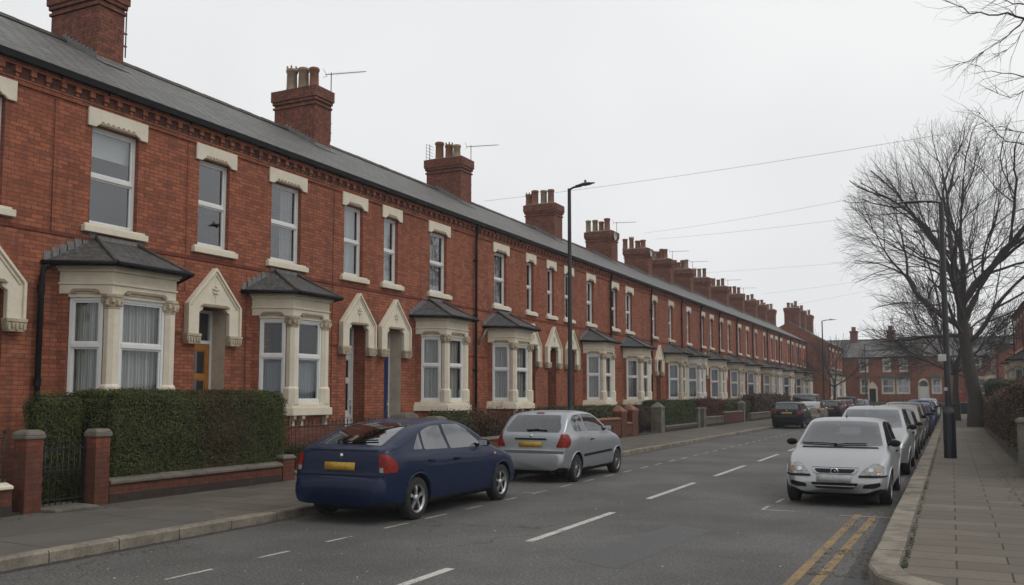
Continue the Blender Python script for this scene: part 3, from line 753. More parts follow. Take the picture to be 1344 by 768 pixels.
    if pipe is not None:
        for p in (pipe if isinstance(pipe, (list, tuple)) else [pipe]):
            b = MB(); b.tube([(.16, p, 7.40), (.15, p, 7.3), (.1, p, 7.0), (.085, p, 6.8), (.085, p, .2)], .045, 8)
            for z in (6.2, 4.4, 2.6, .9): b.lathe([(.06, -.04), (.06, .04)], (.085, p, z), 'z', 8); b.box(.0, .03, p-.08, p+.08, z-.02, z+.02)
            b.build('downpipe', GUT, t)
    for c in (chim or []): chimney(t, **c)
    return t
def W(c='net', **k): d = dict(curtain=c); d.update(k); return d
XF = -14.0
def LH(y0, y1, label, wins, bays, doors, chim=None, pipe=None, gables=(), lw=1.16, lint=STONE):
    ww = [(a[0]-y0, a[1]-y0, a[2]) for a in wins]; bb = [(a-y0, c-y0, s) for a, c, s in bays]; dd = [(d[0]-y0,)+tuple(d[1:]) for d in doors]
    cc = []
    for c in (chim or []):
        c = dict(c); c['yc'] -= y0; cc.append(c)
    pp = [p-y0 for p in pipe] if isinstance(pipe, (list, tuple)) else (pipe-y0 if pipe is not None else None)
    return house((XF, y0, 0), 0, y1-y0, label, ww, bb, dd, cc, pp, 'red brick terraced houses on the left side of the street', gables, lint)
CREAM = STONE
LH(4.6, 10.1, 'terraced house at the left photo edge, only half of its pointed doorway showing', [(5.6, 6.9, W('net')), (8.4, 9.64, W('grey'))],
   [(5.2, 7.6, W('net'))], [(9.15, (.05, .12, .08), dict(glaz=0))], [], None, ('start',))
LH(10.1, 15.15, 'terraced house with a varnished yellow front door behind the big clipped hedge',
   [(11.04, 12.39, W('blind', half='top')), (13.66, 14.84, W(None))], [(10.6, 12.95, W('net'))],
   [(14.22, (.36, .15, .025), dict(rl=STONE2, ow=1.52))], [dict(yc=13.95, wd=.72, pots=3, top=11.2, aer=('f', .6, 1.0, 1), seed=3)], None)
LH(15.15, 20.24, 'terraced house with lace curtains low in its bay window and a white door',
   [(15.9, 17.25, W('grey', half='side')), (18.68, 19.8, W('net'))], [(15.45, 17.65, W('lace', half='low'))],
   [(19.38, (.62, .62, .60), dict(ow=1.5, wd=.84))], [dict(yc=22.1-2.3, pots=0)] if False else [], None)
LH(20.24, 25.92, 'terraced house with a dark blue front door and a long downpipe',
   [(20.5, 21.5, W('net')), (22.95, 24.25, W('net'))], [(22.3, 24.5, W('net'))],
   [(21.12, (.02, .035, .13), dict(ow=1.5, wd=.84, rl=STONE2, glaz=0))], [dict(yc=21.68, wd=.75, pots=3, top=11.2, aer=('f', .6, 1.0, 0), seed=11)], 25.88)
LH(25.92, 31.2, 'terraced house behind the silver hatchback, its bay base hidden by a reddish shrub',
   [(27.2, 28.45, W('net')), (29.85, 30.75, W('grey'))], [(26.85, 29.15, W('net'))],
   [(30.35, (.16, .17, .17), dict(ow=1.35, wd=.78))], [dict(yc=30.75, wd=.86, pots=3, top=11.2, aer=('f', .6, 1.0, 0), seed=5)], None)
LH(31.2, 38.97, 'wide terraced house with two pointed doorways, behind the near left street lamp',
   [(31.75, 32.7, W('grey')), (33.5, 34.55, W('net')), (35.97, 37.1, W('net'))], [(35.6, 37.8, W('net'))],
   [(32.3, (.30, .31, .31), dict(ow=1.45, wd=.8)), (34.25, (.33, .33, .32), dict(ow=1.35, wd=.78))], [], 38.92)
def wallbits(t, y0, parts):
    for nam, mat, r, pts in parts:
        b = MB(); b.tube([(p[0], p[1]-y0, p[2]) for p in pts], r, 7); b.build(nam, mat, t)
HS = [o for o in COL.objects if o.name.startswith('terraced_house')]
def hs(y): return [o for o in HS if abs(o.location.y-y) < .01][0]
wallbits(hs(10.1), 10.1, [('downpipe', GUT, .05, [(.1, 10.34, 4.02), (.12, 10.22, 3.96), (.1, 10.19, 3.8), (.09, 10.19, .2)]),
    ('cable', BR2, .007, [(.02, 10.38, 7.0), (.02, 10.38, 4.6)]), ('cable', BR2, .007, [(.02, 13.44, 7.0), (.02, 13.46, 3.9), (.02, 13.1, 3.85)])])
for z in (3.6, 2.0):
    b = MB(); b.lathe([(.066, -.06), (.066, .06)], (.09, .09, z), 'z', 10); b.build('pipe_collar', GUT, hs(10.1))
wallbits(hs(15.15), 15.15, [('cable', BR2, .007, [(.02, 18.35, 7.0), (.02, 18.33, 4.7), (.02, 18.33, 1.2)]), ('cable', BR2, .006, [(.02, 15.25, 4.5), (.02, 15.25, .6)])])
wallbits(hs(25.92), 25.92, [('overflow_pipe', GREYST, .04, [(.1, 26.6, 4.0), (.12, 26.0, 3.45)])])
far = [
 (38.97, 45.2, [(39.15, 40.2), (41.16, 42.4)], [(40.8, 43.1)], [44.2], [dict(yc=40.1, wd=.95, pots=4, seed=21)], 'terraced house beyond the one with two doorways, past the pointed brick gate piers'),
 (45.2, 51.1, [(44.3+1.1, 46.4), (48.5, 49.6)], [(47.9, 50.0)], [46.55], [dict(yc=48.3, dish=True, wd=1.0, pots=4, aer=('f', .6, 1, 0), seed=22)], 'terraced house with a lone pointed doorway showing above the green hedge with grey wall'),
 (51.1, 55.54, [(52.3, 53.3)], [(51.9, 54.0)], [54.8], [dict(yc=55.0, dish=True, wd=.85, pots=4, seed=23)], 'terraced house whose bay stands above the red brown bush'),
 (55.54, 60.5, [(55.7, 56.8), (58.0, 59.1)], [(57.4, 59.6)], [56.4], [dict(yc=60.0, wd=.8, pots=6, aer=('f', .6, 1, 0), seed=24)], 'terraced house behind the plain low brick garden wall past the red brown bush'),
 (60.5, 66.0, [(60.8, 61.9), (63.2, 64.3)], [(63.2, 65.4)], [61.8], [dict(yc=65.4, wd=.8, pots=5, aer=('f', .6, 1, 0), seed=25)], 'terraced house just short of the dark blue hatchback, with the ninth chimney along the row'),
 (66.0, 71.9, [(66.7, 67.8), (69.5, 70.6)], [(69, 71.2)], [67.6], [dict(yc=70.9, wd=.8, pots=4, seed=26)], 'terraced house behind the dark blue hatchback roof'),
 (71.9, 78.2, [(72.9, 74), (76.5, 77.6)], [(75.6, 77.8)], [73.8], [dict(yc=77.3, wd=.8, pots=3, aer=('f', .6, 1, 0), seed=27)], 'terraced house on the near side of a touching pair of far bays'),
 (78.2, 84.2, [(80.0, 81.1), (82.3, 83.4)], [(79, 81.3)], [83.2], [dict(yc=83.8, wd=.8, pots=3, aer=('f', .6, 1, 0), seed=28)], 'terraced house on the far side of a touching pair of far bays'),
 (84.2, 90.5, [(84.9, 86.0), (88.9, 90.0)], [(85.4, 87.8)], [89.2], [dict(yc=90.0, wd=.8, pots=3, seed=29)], 'third house from the far end of the left terrace'),
 (90.5, 95.8, [(91.5, 92.6), (94.4, 95.5)], [(92.8, 95.1)], [91.6], [dict(yc=95.2, wd=.8, pots=3, seed=30)], 'last but one house at the far end of the left terrace'),
 (95.8, 101.4, [(96.6, 97.7), (99.2, 100.4)], [(98, 100.4)], [96.8], [dict(yc=100.6, wd=.8, pots=3, seed=31)], 'last house of the left terrace, next to the taller brick gable'),
]
cs = ['net', 'grey', 'net', 'net', 'lace']
for i, (a, c, ww, bb, dd, ch, lab) in enumerate(far):
    LH(a, c, lab, [(p, q, W(random.choice(cs), bar=(i > 2))) for p, q in ww], [(p, q, W(random.choice(cs))) for p, q in bb],
       [(d, random.choice([(.2, .05, .04), (.3, .3, .29), (.03, .08, .05), (.02, .03, .08)]), dict(ow=1.4, wd=.8)) for d in dd], ch, c-.05, ('end',) if i == len(far)-1 else (), lint=[STONE, STONE2, STONEW, STONE, STONE2][i % 5])

# second terrace beyond the first, its gable end facing the camera, and the row closing the street
def house2(origin, rz, ylen, label, wins, bays, doors, chim, group, gables=(), scale=1.0):
    t = house(origin, rz, ylen, label, wins, bays, doors, chim, None, group, gables)
    t.scale = (scale, scale, scale); return t
G2 = 'houses of the second terrace beyond the left gable'
h = house((-12.0, 103.5, 0), 0, 6.5, 'brick end house whose big blank gable rises behind the far end of the left terrace', [(1, 2.1, W()), (4, 5.1, W())], [(1, 3.2, W())], [(5.2, (.2, .2, .2), dict(ow=1.4))],
      [dict(yc=1.0, wd=1.4, pots=3, seed=41, top=11.6), dict(yc=5.4, wd=1.4, pots=3, seed=42, top=11.6)], .2, G2, ('start',))
b = MB(); b.add([(.26, -.04, roofz(.26)+.01), (.26, .12, roofz(.26)+.01), (RXX, .12, RZ+.05), (RXX, -.04, RZ+.05), (.26, -.04, roofz(.26)-.16), (RXX, -.04, RZ-.14)], [(0, 1, 2, 3), (0, 3, 5, 4)])
b.build('verge', GREYST, h)
house((-12.0, 110.0, 0), 0, 7.6, 'second house beyond the big blank gable, half hidden by the small bare tree', [(1, 2.1, W()), (4.5, 5.6, W())], [(1, 3.2, W())], [(6.3, (.2, .2, .2), dict(ow=1.4))], [dict(yc=5.0, wd=1.4, pots=3, seed=43, top=11.6)], None, G2)
def plainwin(par, y0, y1, z0, z1, st, wide=False, x=.0):
    w_ = sash(par, None, y0, y1, z0, z1, x-.05, st, (z0+z1)/2)
    b = MB(); b.box(x+.002, x+.05, y0-.18, y1+.18, z1, z1+.28); b.box(x+.002, x+.09, y0-.12, y1+.12, z0-.12, z0); b.box(x+.002, x+.03, y0-.12, y0, z0, z1); b.box(x+.002, x+.03, y1, y1+.12, z0, z1)
    b.build('surround', STONE, w_)
def far_house(x0, x1, label, ups, lows, door, chim, Y=120, ez=6.5, rz_=8.9, dep=8, boxbay=(), hip=None):
    t = thing('terraced_house', label, 'house', (x0, Y, 0), -pi/2, 'brick houses closing the far end of the street')
    yl = x1-x0; b = MB()
    holes = [(a-x0, c-x0, 4.75, 6.05) for a, c in ups]+[(a-x0, c-x0, 2.1 if False else 2.05, 3.75) for a, c in lows]
    if door: holes.append((door-x0-.45, door-x0+.45, .9, 3.45))
    wall_holes(b, 0, yl, .05, ez, holes, 0, .1)
    for e in (0, yl): b.add([(0, e, .05), (-dep, e, .05), (-dep, e, ez), (-dep/2, e, rz_-.05), (0, e, ez)], [(0, 1, 2, 3, 4)])
    b.build('wall', BR, t)
    b = MB(); b.add([(.2, 0, ez), (.2, yl, ez), (-dep/2, yl, rz_), (-dep/2, 0, rz_), (-dep-.2, 0, ez), (-dep-.2, yl, ez), (.2, 0, ez-.1), (.2, yl, ez-.1)], [(0, 1, 2, 3), (3, 2, 5, 4), (0, 1, 7, 6)])
    r_ = b.build('roof', SLATE, t)
    b = MB(); b.prismy([(-dep/2-.15, rz_-.05), (-dep/2, rz_+.08), (-dep/2+.15, rz_-.05)], 0, yl); b.build('ridge_tile', RIDGE, r_)
    b = MB(); b.box(.2, .3, 0, yl, ez-.12, ez); b.build('gutter', GUT, t)
    for a, c in ups: plainwin(t, a-x0, c-x0, 4.75, 6.05, W('grey', bar=False))
    for a, c in lows: plainwin(t, a-x0, c-x0, 2.05, 3.75, W('grey', bar=True))
    for a, c in boxbay:
        b = MB(); b.prismx([(a-x0-.35, 3.98), (c-x0+.35, 3.98), (c-x0+.2, 4.3), (a-x0-.2, 4.3)], .003, .55); b.build('porch_roof', SLATE, t)
    if door:
        yc = door-x0; b = MB(); b.box(-.12, -.06, yc-.45, yc+.45, .9, 2.85); d = b.build('front_door', UPVC, t)
        b = MB(); b.add([(-.07, yc-.45, 2.85), (-.07, yc+.45, 2.85), (-.07, yc+.45, 3.45), (-.07, yc-.45, 3.45)], [(0, 1, 2, 3)]); b.build('fanlight', DGLASS, d)
        b = MB()
        for s_ in (-1, 1): b.box(.003, .08, min(yc+s_*.45, yc+s_*.62), max(yc+s_*.45, yc+s_*.62), .9, 3.3)
        k = 10
        for i in range(k):
            a0, a1 = pi*i/k, pi*(i+1)/k
            b.prismx([(yc+.45*cos(a0), 3.05+.55*sin(a0)), (yc+.62*cos(a0), 3.05+.78*sin(a0)), (yc+.62*cos(a1), 3.05+.78*sin(a1)), (yc+.45*cos(a1), 3.05+.55*sin(a1))], .003, .08)
        b.build('door_arch', STONE, d)
    for cx_ in chim:
        b = MB(); y = cx_-x0; b.box(-dep/2-.7, -dep/2+.7, y-.42, y+.42, rz_-.6, rz_+.95); b.box(-dep/2-.78, -dep/2+.78, y-.5, y+.5, rz_+.95, rz_+1.15); c_ = b.build('chimney', BRC, t)
        for i, xx in enumerate((-.45, 0, .45)):
            b = MB(); b.lathe([(.15, 0), (.13, .5), (.16, .55), (.1, .55)], (-dep/2+xx, y+(.12 if i % 2 else -.12), rz_+1.15), 'z', 10); b.build('chimney_pot', TERRA, c_)
    return t
far_house(-16, -8.6, 'far end house immediately left of the one with two wide ground floor windows', [(-10.1, -9.3)], [(-10.1, -9.2)], None, [-11.1], boxbay=[(-10.1, -9.2)])
far_house(-8.6, -3.9, 'far end house with two wide white ground floor windows under one slate canopy', [(-7.4, -6.7), (-5.5, -4.8)], [(-7.6, -6.3), (-5.9, -4.6)], None, [-6.7], boxbay=[(-7.6, -4.6)])
far_house(-3.9, 1.6, 'far end house with a white arched front door', [(1.0-.8, 1.0-.2)], [(-2.0, -1.1)], -3.0, [], boxbay=[(-2.0, -1.1)])
far_house(1.6, 6.5, 'far end house hidden behind the big bare trees on the right', [(2.5, 3.2), (4.4, 5.1)], [(2.5, 3.6)], 5.3, [2.2])
far_house(-22, -16, 'far end house showing only its roof beside the blank gable', [(-20, -19.2)], [(-20, -19)], -17.4, [-21])
# right hand side houses
G3 = 'brick houses on the right side of the street'
def RH(y0, y1, label, **k):   # y0 near, y1 far; local frame rotated 180 degrees
    return house((4.3, y1, 0), pi, y1-y0, label, k.get('wins', []), k.get('bays', []), k.get('doors', []), k.get('chim', []), k.get('pipe'), G3, k.get('gables', ()))
RH(68.6, 74.7, 'house at the right photo edge with the eave and cream bay nearest the camera', wins=[(1.0, 2.1, W()), (4, 5.1, W())], bays=[(.8, 3.0, W())], doors=[(4.6, (.2, .2, .2), dict(ow=1.4))], chim=[], pipe=.12, gables=('start',))
RH(62.5, 68.6, 'house almost wholly beyond the right photo edge, before the last right terrace house', wins=[(1.0, 2.1, W()), (4, 5.1, W())], bays=[(.8, 3.0, W())], doors=[(4.6, (.2, .2, .2), dict(ow=1.4))], chim=[], gables=('end',))
# far right hipped house, side wall to the camera
t = thing('end_house', 'far right brick house with hipped slate roof and blank side wall', 'house', (4.2, 104, 0), 0)
b = MB(); b.box(0, 8, 0, 14, .05, 7.0); b.build('wall', BR, t)
b = MB(); e = [(-.3, -.3, 7.0), (8.3, -.3, 7.0), (8.3, 14.3, 7.0), (-.3, 14.3, 7.0)]; r0, r1 = (4, 4, 9.3), (4, 14.3, 9.3)
b.add(e+[r0, r1], [(0, 1, 4), (1, 2, 5, 4), (3, 0, 4, 5), (2, 3, 5), (0, 3, 2, 1)]); rf = b.build('roof', SLATE, t)
b = MB(); b.tube([e[0], r0], .07, 6); b.tube([e[1], r0], .07, 6); b.build('hip_flashing', LEAD, rf)
b = MB(); b.tube([(-.35, -.35, 6.95), (8.3, -.35, 6.95)], .07, 6); b.tube([(-.35, -.35, 6.95), (-.35, 14.3, 6.95)], .07, 6); b.tube([(.12, -.1, 6.9), (.12, -.1, .2)], .06, 6); b.tube([(3.0, -.09, 6.3), (3.0, -.09, 4.6), (3.3, -.09, 4.3), (3.3, -.09, .3)], .05, 6); b.build('gutter', GUT, t)
for yy in (1.2, 5.2, 9.2):
    b = MB(); b.prism([(-.001, yy), (-.8, yy+.4), (-.8, yy+1.8), (-.001, yy+2.2)], .1, 4.0); bw = b.build('bay_window', STONE, t)
    b = MB(); b.prism([(-.0, yy-.2), (-1.0, yy+.3), (-1.0, yy+1.9), (-.0, yy+2.4)], 4.0, 4.5, 0, [(-.0, yy+.5), (-.1, yy+.6), (-.1, yy+1.5), (-.0, yy+1.7)]); b.build('bay_roof', SLATE, bw)
    b = MB(); b.box(-.82, -.8, yy+.55, yy+1.65, 1.7, 3.5); b.add([(-.10, yy+.03, 1.7), (-.72, yy+.34, 1.7), (-.72, yy+.34, 3.5), (-.10, yy+.03, 3.5)], [(0, 1, 2, 3)]); b.build('pane', DGLASS, bw)
    b = MB(); b.box(-.02, -.002, yy+.5, yy+1.6, 4.9, 6.5); w_ = b.build('window', DGLASS, t)
    b = MB(); b.box(-.06, -.021, yy+.35, yy+1.75, 6.5, 6.8); b.box(-.08, -.021, yy+.4, yy+1.7, 4.75, 4.9); b.box(-.04, -.021, yy+1.0, yy+1.1, 4.9, 6.5); b.build('surround', STONE, w_)
b = MB(); b.box(3.6, 4.6, 11, 12.4, 8.6, 10.1); b.build('chimney', BRC, t)

# ------------------------------------------------------------------ cars
def paint(name, c, metal=.35, rough=.32):
    m, nt = nm(name); P = pos(nt)
    n = noisen(nt, P, 3, 4, .7); n2 = noisen(nt, P, 40, 3, .8)
    cc = mixc(nt, .35, c, ramp(nt, n, [(.3, .75), (.7, 1.)]), 'MULTIPLY')
    cc = mixc(nt, mathn(nt, 'MULTIPLY', ramp(nt, n2, [(.5, 0.), (.8, 1.)]), .12), cc, (.16, .14, .11))
    r = mathn(nt, 'ADD', mathn(nt, 'MULTIPLY', n, .22), rough-.08)
    out(nt, princ(nt, cc, r, metal, .22, 1.45, .25))
    return m
P_NAVY = paint('navy_paint', (.0006, .0085, .040), .0, .42)
P_DNAVY = paint('dark_navy_paint', (.003, .005, .014), .0)
P_SILV = paint('silver_paint', (.36, .38, .40), .7, .36)
P_SILV2 = paint('bright_silver_paint', (.38, .39, .40), .7, .38)
P_GREY = paint('grey_paint', (.12, .125, .13), .4)
P_BLACK = paint('black_paint', (.010, .010, .011), .1)
P_BLUE = paint('blue_paint', (.03, .06, .20), .3)
P_BEIGE = paint('pale_gold_paint', (.24, .225, .19), .4)
P_RED = paint('dark_red_paint', (.16, .02, .015), .2)
P_WHITE = paint('white_paint', (.60, .60, .59), .0)
PLY = simple('plate_yellow', (.48, .29, .03), .5, nscale=18, var=.25)
PLW = simple('plate_blurred', (.34, .34, .34), .5, nscale=9, var=.2)
REDL = simple('red_lens', (.27, .014, .008), .3, coat=.0, nscale=18, var=.4, spec=.25)
ORL = simple('orange_lens', (.50, .13, .02), .2, coat=.6)
CLRL = simple('clear_lens', (.26, .27, .26), .12, coat=1., nscale=16, var=.35, c2=(.07, .07, .07))
UNDER = simple('underbody', (.006, .006, .006), .95)
def chaikin(p, n=2, closed=False):
    for _ in range(n):
        q = [] if closed else [p[0]]
        m = len(p)
        for i in range(m if closed else m-1):
            a, b = p[i], p[(i+1) % m]
            q.append(tuple(x*.75+y*.25 for x, y in zip(a, b))); q.append(tuple(x*.25+y*.75 for x, y in zip(a, b)))
        if not closed: q.append(p[-1])
        p = q
    return p
def roundc(p, r=.03):
    q = []; n = len(p)
    for i in range(n):
        a, b_, c = Vector(p[i-1]), Vector(p[i]), Vector(p[(i+1) % n])
        u, v = a-b_, c-b_; d = min(r, u.length*.4, v.length*.4); u.normalize(); v.normalize()
        A, C = b_+u*d, b_+v*d
        for t in (0, .33, .67, 1): q.append(tuple(A*(1-t)**2+b_*2*t*(1-t)+C*t*t))
    return q
def interp(tab, x):
    if x <= tab[0][0]: return tab[0][1]
    for (a, b), (c, d) in zip(tab[:-1], tab[1:]):
        if x <= c: return b+(d-b)*(x-a)/(c-a) if c > a else d
    return tab[-1][1]
def car_body(sp):
    Lc, Wd = sp['L'], sp['W']; top = chaikin(sp['top'], 2)
    # resample by arc length
    st = [top[0]]
    for a, b in zip(top[:-1], top[1:]):
        d = sqrt((b[0]-a[0])**2+(b[1]-a[1])**2); k = max(1, int(d/.035))
        for i in range(1, k+1): st.append((a[0]+(b[0]-a[0])*i/k, a[1]+(b[1]-a[1])*i/k))
    belt = sp['belt']; wr, wf = sp['wheels']
    def wplan(x):
        b = Wd/2; m = 1.
        if x < .55: m -= .13*(1-x/.55)**2.2
        if x < .10: m -= .10*(1-sqrt(max(0, 1-(1-x/.10)**2)))
        d = Lc-x
        if d < .85: m -= .17*(1-d/.85)**2.0
        if d < .14: m -= .16*(1-sqrt(max(0, 1-(1-d/.14)**2)))
        f = 0
        for xw in (wr, wf): f += .016*exp(-((x-xw)/.36)**2)
        return b*m-.012+f*min(1, m)
    def zbot(x):
        z = .19
        if x < .5: z += .07*(1-x/.5)**1.3
        if Lc-x < .55: z += .05*(1-(Lc-x)/.55)
        return z
    rings = []
    tum = sp.get('tumble', .34)
    for x, zt in st:
        w = wplan(x); zb = min(zbot(x), zt-.2); zs = min(interp(belt, x), zt-.045)
        g = max(0, zt-zs-.05)
        hood = max(0, 1-g/.15)
        wr_ = w-.055-tum*g
        zm = zb+(zs-zb)*.48
        edge = max(0, (.10-x)/.10) if x < .1 else max(0, (.10-(Lc-x))/.10)
        q_ = zs-zb
        P = [(0, zb), (w*.55, zb), (w-.10, zb+.005), (w-.035, zb+min(.05, q_*.14)), (w-.012, zb+min(.13, q_*.30)), (w, zm), (w-.006, zs-min(.13, q_*.28)), (w-.022, zs-min(.05, q_*.12)), (w-.05, zs+.0)]
        P += [(w-.062-tum*g*.12, zs+.03+g*.1), (wr_+tum*g*.30, zs+g*.62), (wr_+.01, zt-.075 if g > .1 else zt-.03), (wr_-.05, zt-.03 if g > .1 else zt-.016), (wr_*.6, zt-.004), (0, zt)]
        if g <= .1:
            P[9] = (w-.07, zs+.015); P[10] = (w-.10, zs+(zt-zs)*.5); P[11] = (w-.16, zt-.022); P[12] = (w-.26, zt-.012); P[13] = (w*.45, zt-.003)
            # blend to greenhouse
            if g > 0:
                k = g/.1
                Q = [(w-.062-tum*g*.12, zs+.03+g*.1), (wr_+tum*g*.30, zs+g*.62), (wr_+.01, zt-.04), (wr_-.05, zt-.025), (wr_*.6, zt-.004)]
                for i in range(5): P[9+i] = tuple(P[9+i][j]*(1-k)+Q[i][j]*k for j in (0, 1))
        ring = chaikin(P, 2)
        rings.append((x, ring))
    n = len(rings[0][1]); b = MB(); vs = []
    for x, r in rings:
        full = [(x, y, z) for y, z in r]+[(x, -y, z) for y, z in r[-2:0:-1]]
        vs += full
    m = 2*n-2; R = len(rings)
    fs = [(i*m+k, i*m+(k+1) % m, (i+1)*m+(k+1) % m, (i+1)*m+k) for i in range(R-1) for k in range(m)]
    b.add(vs, fs, 0, True)
    b.add([], [], 0)
    for cap in (list(range(m))[::-1], [(R-1)*m+k for k in range(m)]): b.f.append(cap); b.mi.append(0); b.sm.append(False)
    return b
def make_car(sp, name, label, cat, pm, group=None):
    t = thing(name, label, cat, (0, 0, 0), 0, group)
    Lc, Wd = sp['L'], sp['W']; wr, wf = sp['wheels']; WR = sp.get('wr', .30)
    bb = car_body(sp); body = bb.build('tmp', [pm, UNDER], None)
    deps = bpy.context.evaluated_depsgraph_get()
    bm0 = bmesh.new(); bm0.from_mesh(body.data); bvh = BVHTree.FromBMesh(bm0); bm0.free()
    cut = MB()
    for xw in (wr, wf):
        for s_ in (-1, 1):
            prof = [(0.0001, 0), (WR+.05, 0), (WR+.05, .6), (.0001, .6)]
            y0 = s_*(Wd/2-.24) if s_ > 0 else -Wd/2+.24-.6
            k = 40; vs = []
            for yy in (y0, y0+.6):
                for i in range(k):
                    a = 2*pi*i/k; r = WR+.048; vs.append((xw+r*cos(a), yy, WR+.0+r*sin(a)))
            cut.add(vs, [tuple(range(k))[::-1], tuple(range(k, 2*k))]+[(i, (i+1) % k, k+(i+1) % k, k+i) for i in range(k)])
    cuts = [cut]
    def shrink(poly, k=.012):
        cx_ = sum(p[0] for p in poly)/len(poly); cy_ = sum(p[1] for p in poly)/len(poly)
        return [(cx_+(a-cx_)*(1-k/max(.1, abs(a-cx_))), cy_+(c-cy_)*(1-k/max(.1, abs(c-cy_)))) for a, c in poly]
    for g in sp['side_glass']:
        if max(p[0] for p in g)-min(p[0] for p in g) < .35: continue
        c_ = MB(); c_.prismy(shrink(roundc(g, .035)), -1.2, 1.2); cuts.append(c_)
    for w_ in sp['patches']:
        if w_['name'] in ('windscreen', 'rear_window'):
            q = shrink(roundc(w_['poly'], .035)); c_ = MB()
            if w_['view'] == 'top': c_.prism(q, sp.get('cabin', .97), 1.8)
            elif w_['view'] == 'front': c_.prismx(q, 1.4, Lc+.2)
            else: c_.prismx(q, -.2, 1.4)
            cuts.append(c_)
    zc = sp.get('cabin', .97); xs_ = [p[0] for g in sp['side_glass'] for p in g]
    zt_ = max(p[1] for g in sp['side_glass'] for p in g); c_ = MB()
    c_.box(min(xs_)+.3, max(xs_)-.45, -Wd/2+.32, Wd/2-.32, zc-.02, zt_-.03); cuts.append(c_)
    tmp = []
    for i, c_ in enumerate(cuts):
        cu = c_.build('cut', UNDER); tmp.append(cu)
        mod = body.modifiers.new('b', 'BOOLEAN'); mod.operation = 'DIFFERENCE'; mod.object = cu; mod.solver = 'EXACT'
    deps = bpy.context.evaluated_depsgraph_get(); ev = body.evaluated_get(deps)
    me = bpy.data.meshes.new_from_object(ev); me.name = 'body'
    bpy.data.objects.remove(body)
    for cu in tmp: bpy.data.objects.remove(cu)
    me.materials.clear(); me.materials.append(pm); me.materials.append(UNDER); me.materials.append(INTER)
    for p in me.polygons:
        c = p.center; arch = any(sqrt((c.x-xw)**2+(c.z-WR)**2) < WR+.052 for xw in (wr, wf)) and abs(c.y) > Wd/2-.245
        flat = arch and (abs(abs(c.y)-(Wd/2-.24)) < .004 or abs(sqrt(min((c.x-xw)**2 for xw in (wr, wf))+(c.z-WR)**2)-(WR+.048)) < .004)
        und = p.normal.z < -.35 and c.z < .36
        h_ = bvh.find_nearest(c); deep = h_[3] > .006
        und = und or (c.z < .255 and abs(c.y) < Wd/2-.04) or (c.z < .30 and (c.x < .45) and abs(c.y) < Wd/2-.14)
        p.material_index = 2 if (deep and c.z > .8) else 1 if (flat or und or deep) else 0
        p.use_smooth = not (flat or deep)
    ob = bpy.data.objects.new('body', me); COL.objects.link(ob); ob.parent = t
    lip = MB()   # wheel arch lip
    for xw in (wr, wf):
        for s_ in (-1, 1):
            pts = []
            for i in range(21):
                a = -.12+(pi+.24)*i/20; x, z = xw+(WR+.055)*cos(a), WR+(WR+.055)*sin(a)
                h = bvh.ray_cast(Vector((x, s_*3, z)), Vector((0, -s_, 0)))
                if h[0]: pts.append(h[0]+Vector((0, s_*.002, 0)))
            lip.tube(pts, .014, 6)
    lip.build('wheel_arch', pm, t)
    def patch(nam, poly, view, mat, off=.004, par=None, cell=.05, rnd=0, rim=None, rimw=.02, mir=False, thick=0, label=None):
        """project a 2D outline onto the body skin"""
        if rnd: poly = roundc(poly, .035 if rnd == 1 else rnd)
        bm = bmesh.new()
        vs = [bm.verts.new((p[0], p[1], 0)) for p in poly]; f = bm.faces.new(vs)
        if rim:
            r = bmesh.ops.inset_region(bm, faces=[f], thickness=rimw, depth=0)
            for q in r['faces']: q.material_index = 1
        xs = [p[0] for p in poly]; ysx = [p[1] for p in poly]
        for ax, lo, hi in ((0, min(xs), max(xs)), (1, min(ysx), max(ysx))):
            k = int((hi-lo)/cell)
            for i in range(1, k+1):
                c = lo+(hi-lo)*i/(k+1); pc = (c, 0, 0) if ax == 0 else (0, c, 0); pn = (1, 0, 0) if ax == 0 else (0, 1, 0)
                bmesh.ops.bisect_plane(bm, geom=bm.verts[:]+bm.edges[:]+bm.faces[:], plane_co=pc, plane_no=pn)
        for v in bm.verts:
            a, b_ = v.co.x, v.co.y
            if view in ('L', 'R'):
                s_ = 1 if view == 'L' else -1; o_ = Vector((a, s_*3, b_)); d = Vector((0, -s_, 0)); alt = Vector((a, s_*Wd*.45, b_))
            elif view in ('dR', 'dL', 'eR', 'eL'):
                s_ = 1 if view[1] == 'L' else -1; f_ = 1 if view[0] == 'd' else -1
                c0 = Vector((0 if f_ > 0 else Lc, s_*Wd/2, b_)); d = Vector((f_, -s_, 0)).normalized(); ua = Vector((f_, s_, 0)).normalized()
                alt = c0+ua*a; o_ = alt-d*2
            elif view == 'rear': o_ = Vector((-2, a, b_)); d = Vector((1, 0, 0)); alt = Vector((.1, a, b_))
            elif view == 'front': o_ = Vector((Lc+2, a, b_)); d = Vector((-1, 0, 0)); alt = Vector((Lc-.1, a, b_))
            else: o_ = Vector((a, b_, 3)); d = Vector((0, 0, -1)); alt = Vector((a, b_, 1))
            h = bvh.ray_cast(o_, d)
            if h[0] is None: h = bvh.find_nearest(alt)
            nn = h[1] if h[1].dot(d) < 0 else -h[1]
            v.co = h[0]+nn*off
        if thick:
            ex = bmesh.ops.extrude_face_region(bm, geom=bm.faces[:])
            for v in [g for g in ex['geom'] if isinstance(g, bmesh.types.BMVert)]:
                h = bvh.find_nearest(v.co); v.co = v.co+(v.co-h[0]).normalized()*thick
        for f in bm.faces: f.smooth = True
        me = bpy.data.meshes.new(nam); bm.to_mesh(me); bm.free()
        # orient outward
        me.materials.append(mat)
        if rim: me.materials.append(rim)
        o = bpy.data.objects.new(nam, me); COL.objects.link(o); o.parent = par or t
        if label: o['label'] = label
        return o
    bl = lambda x: interp(sp['belt'], x)
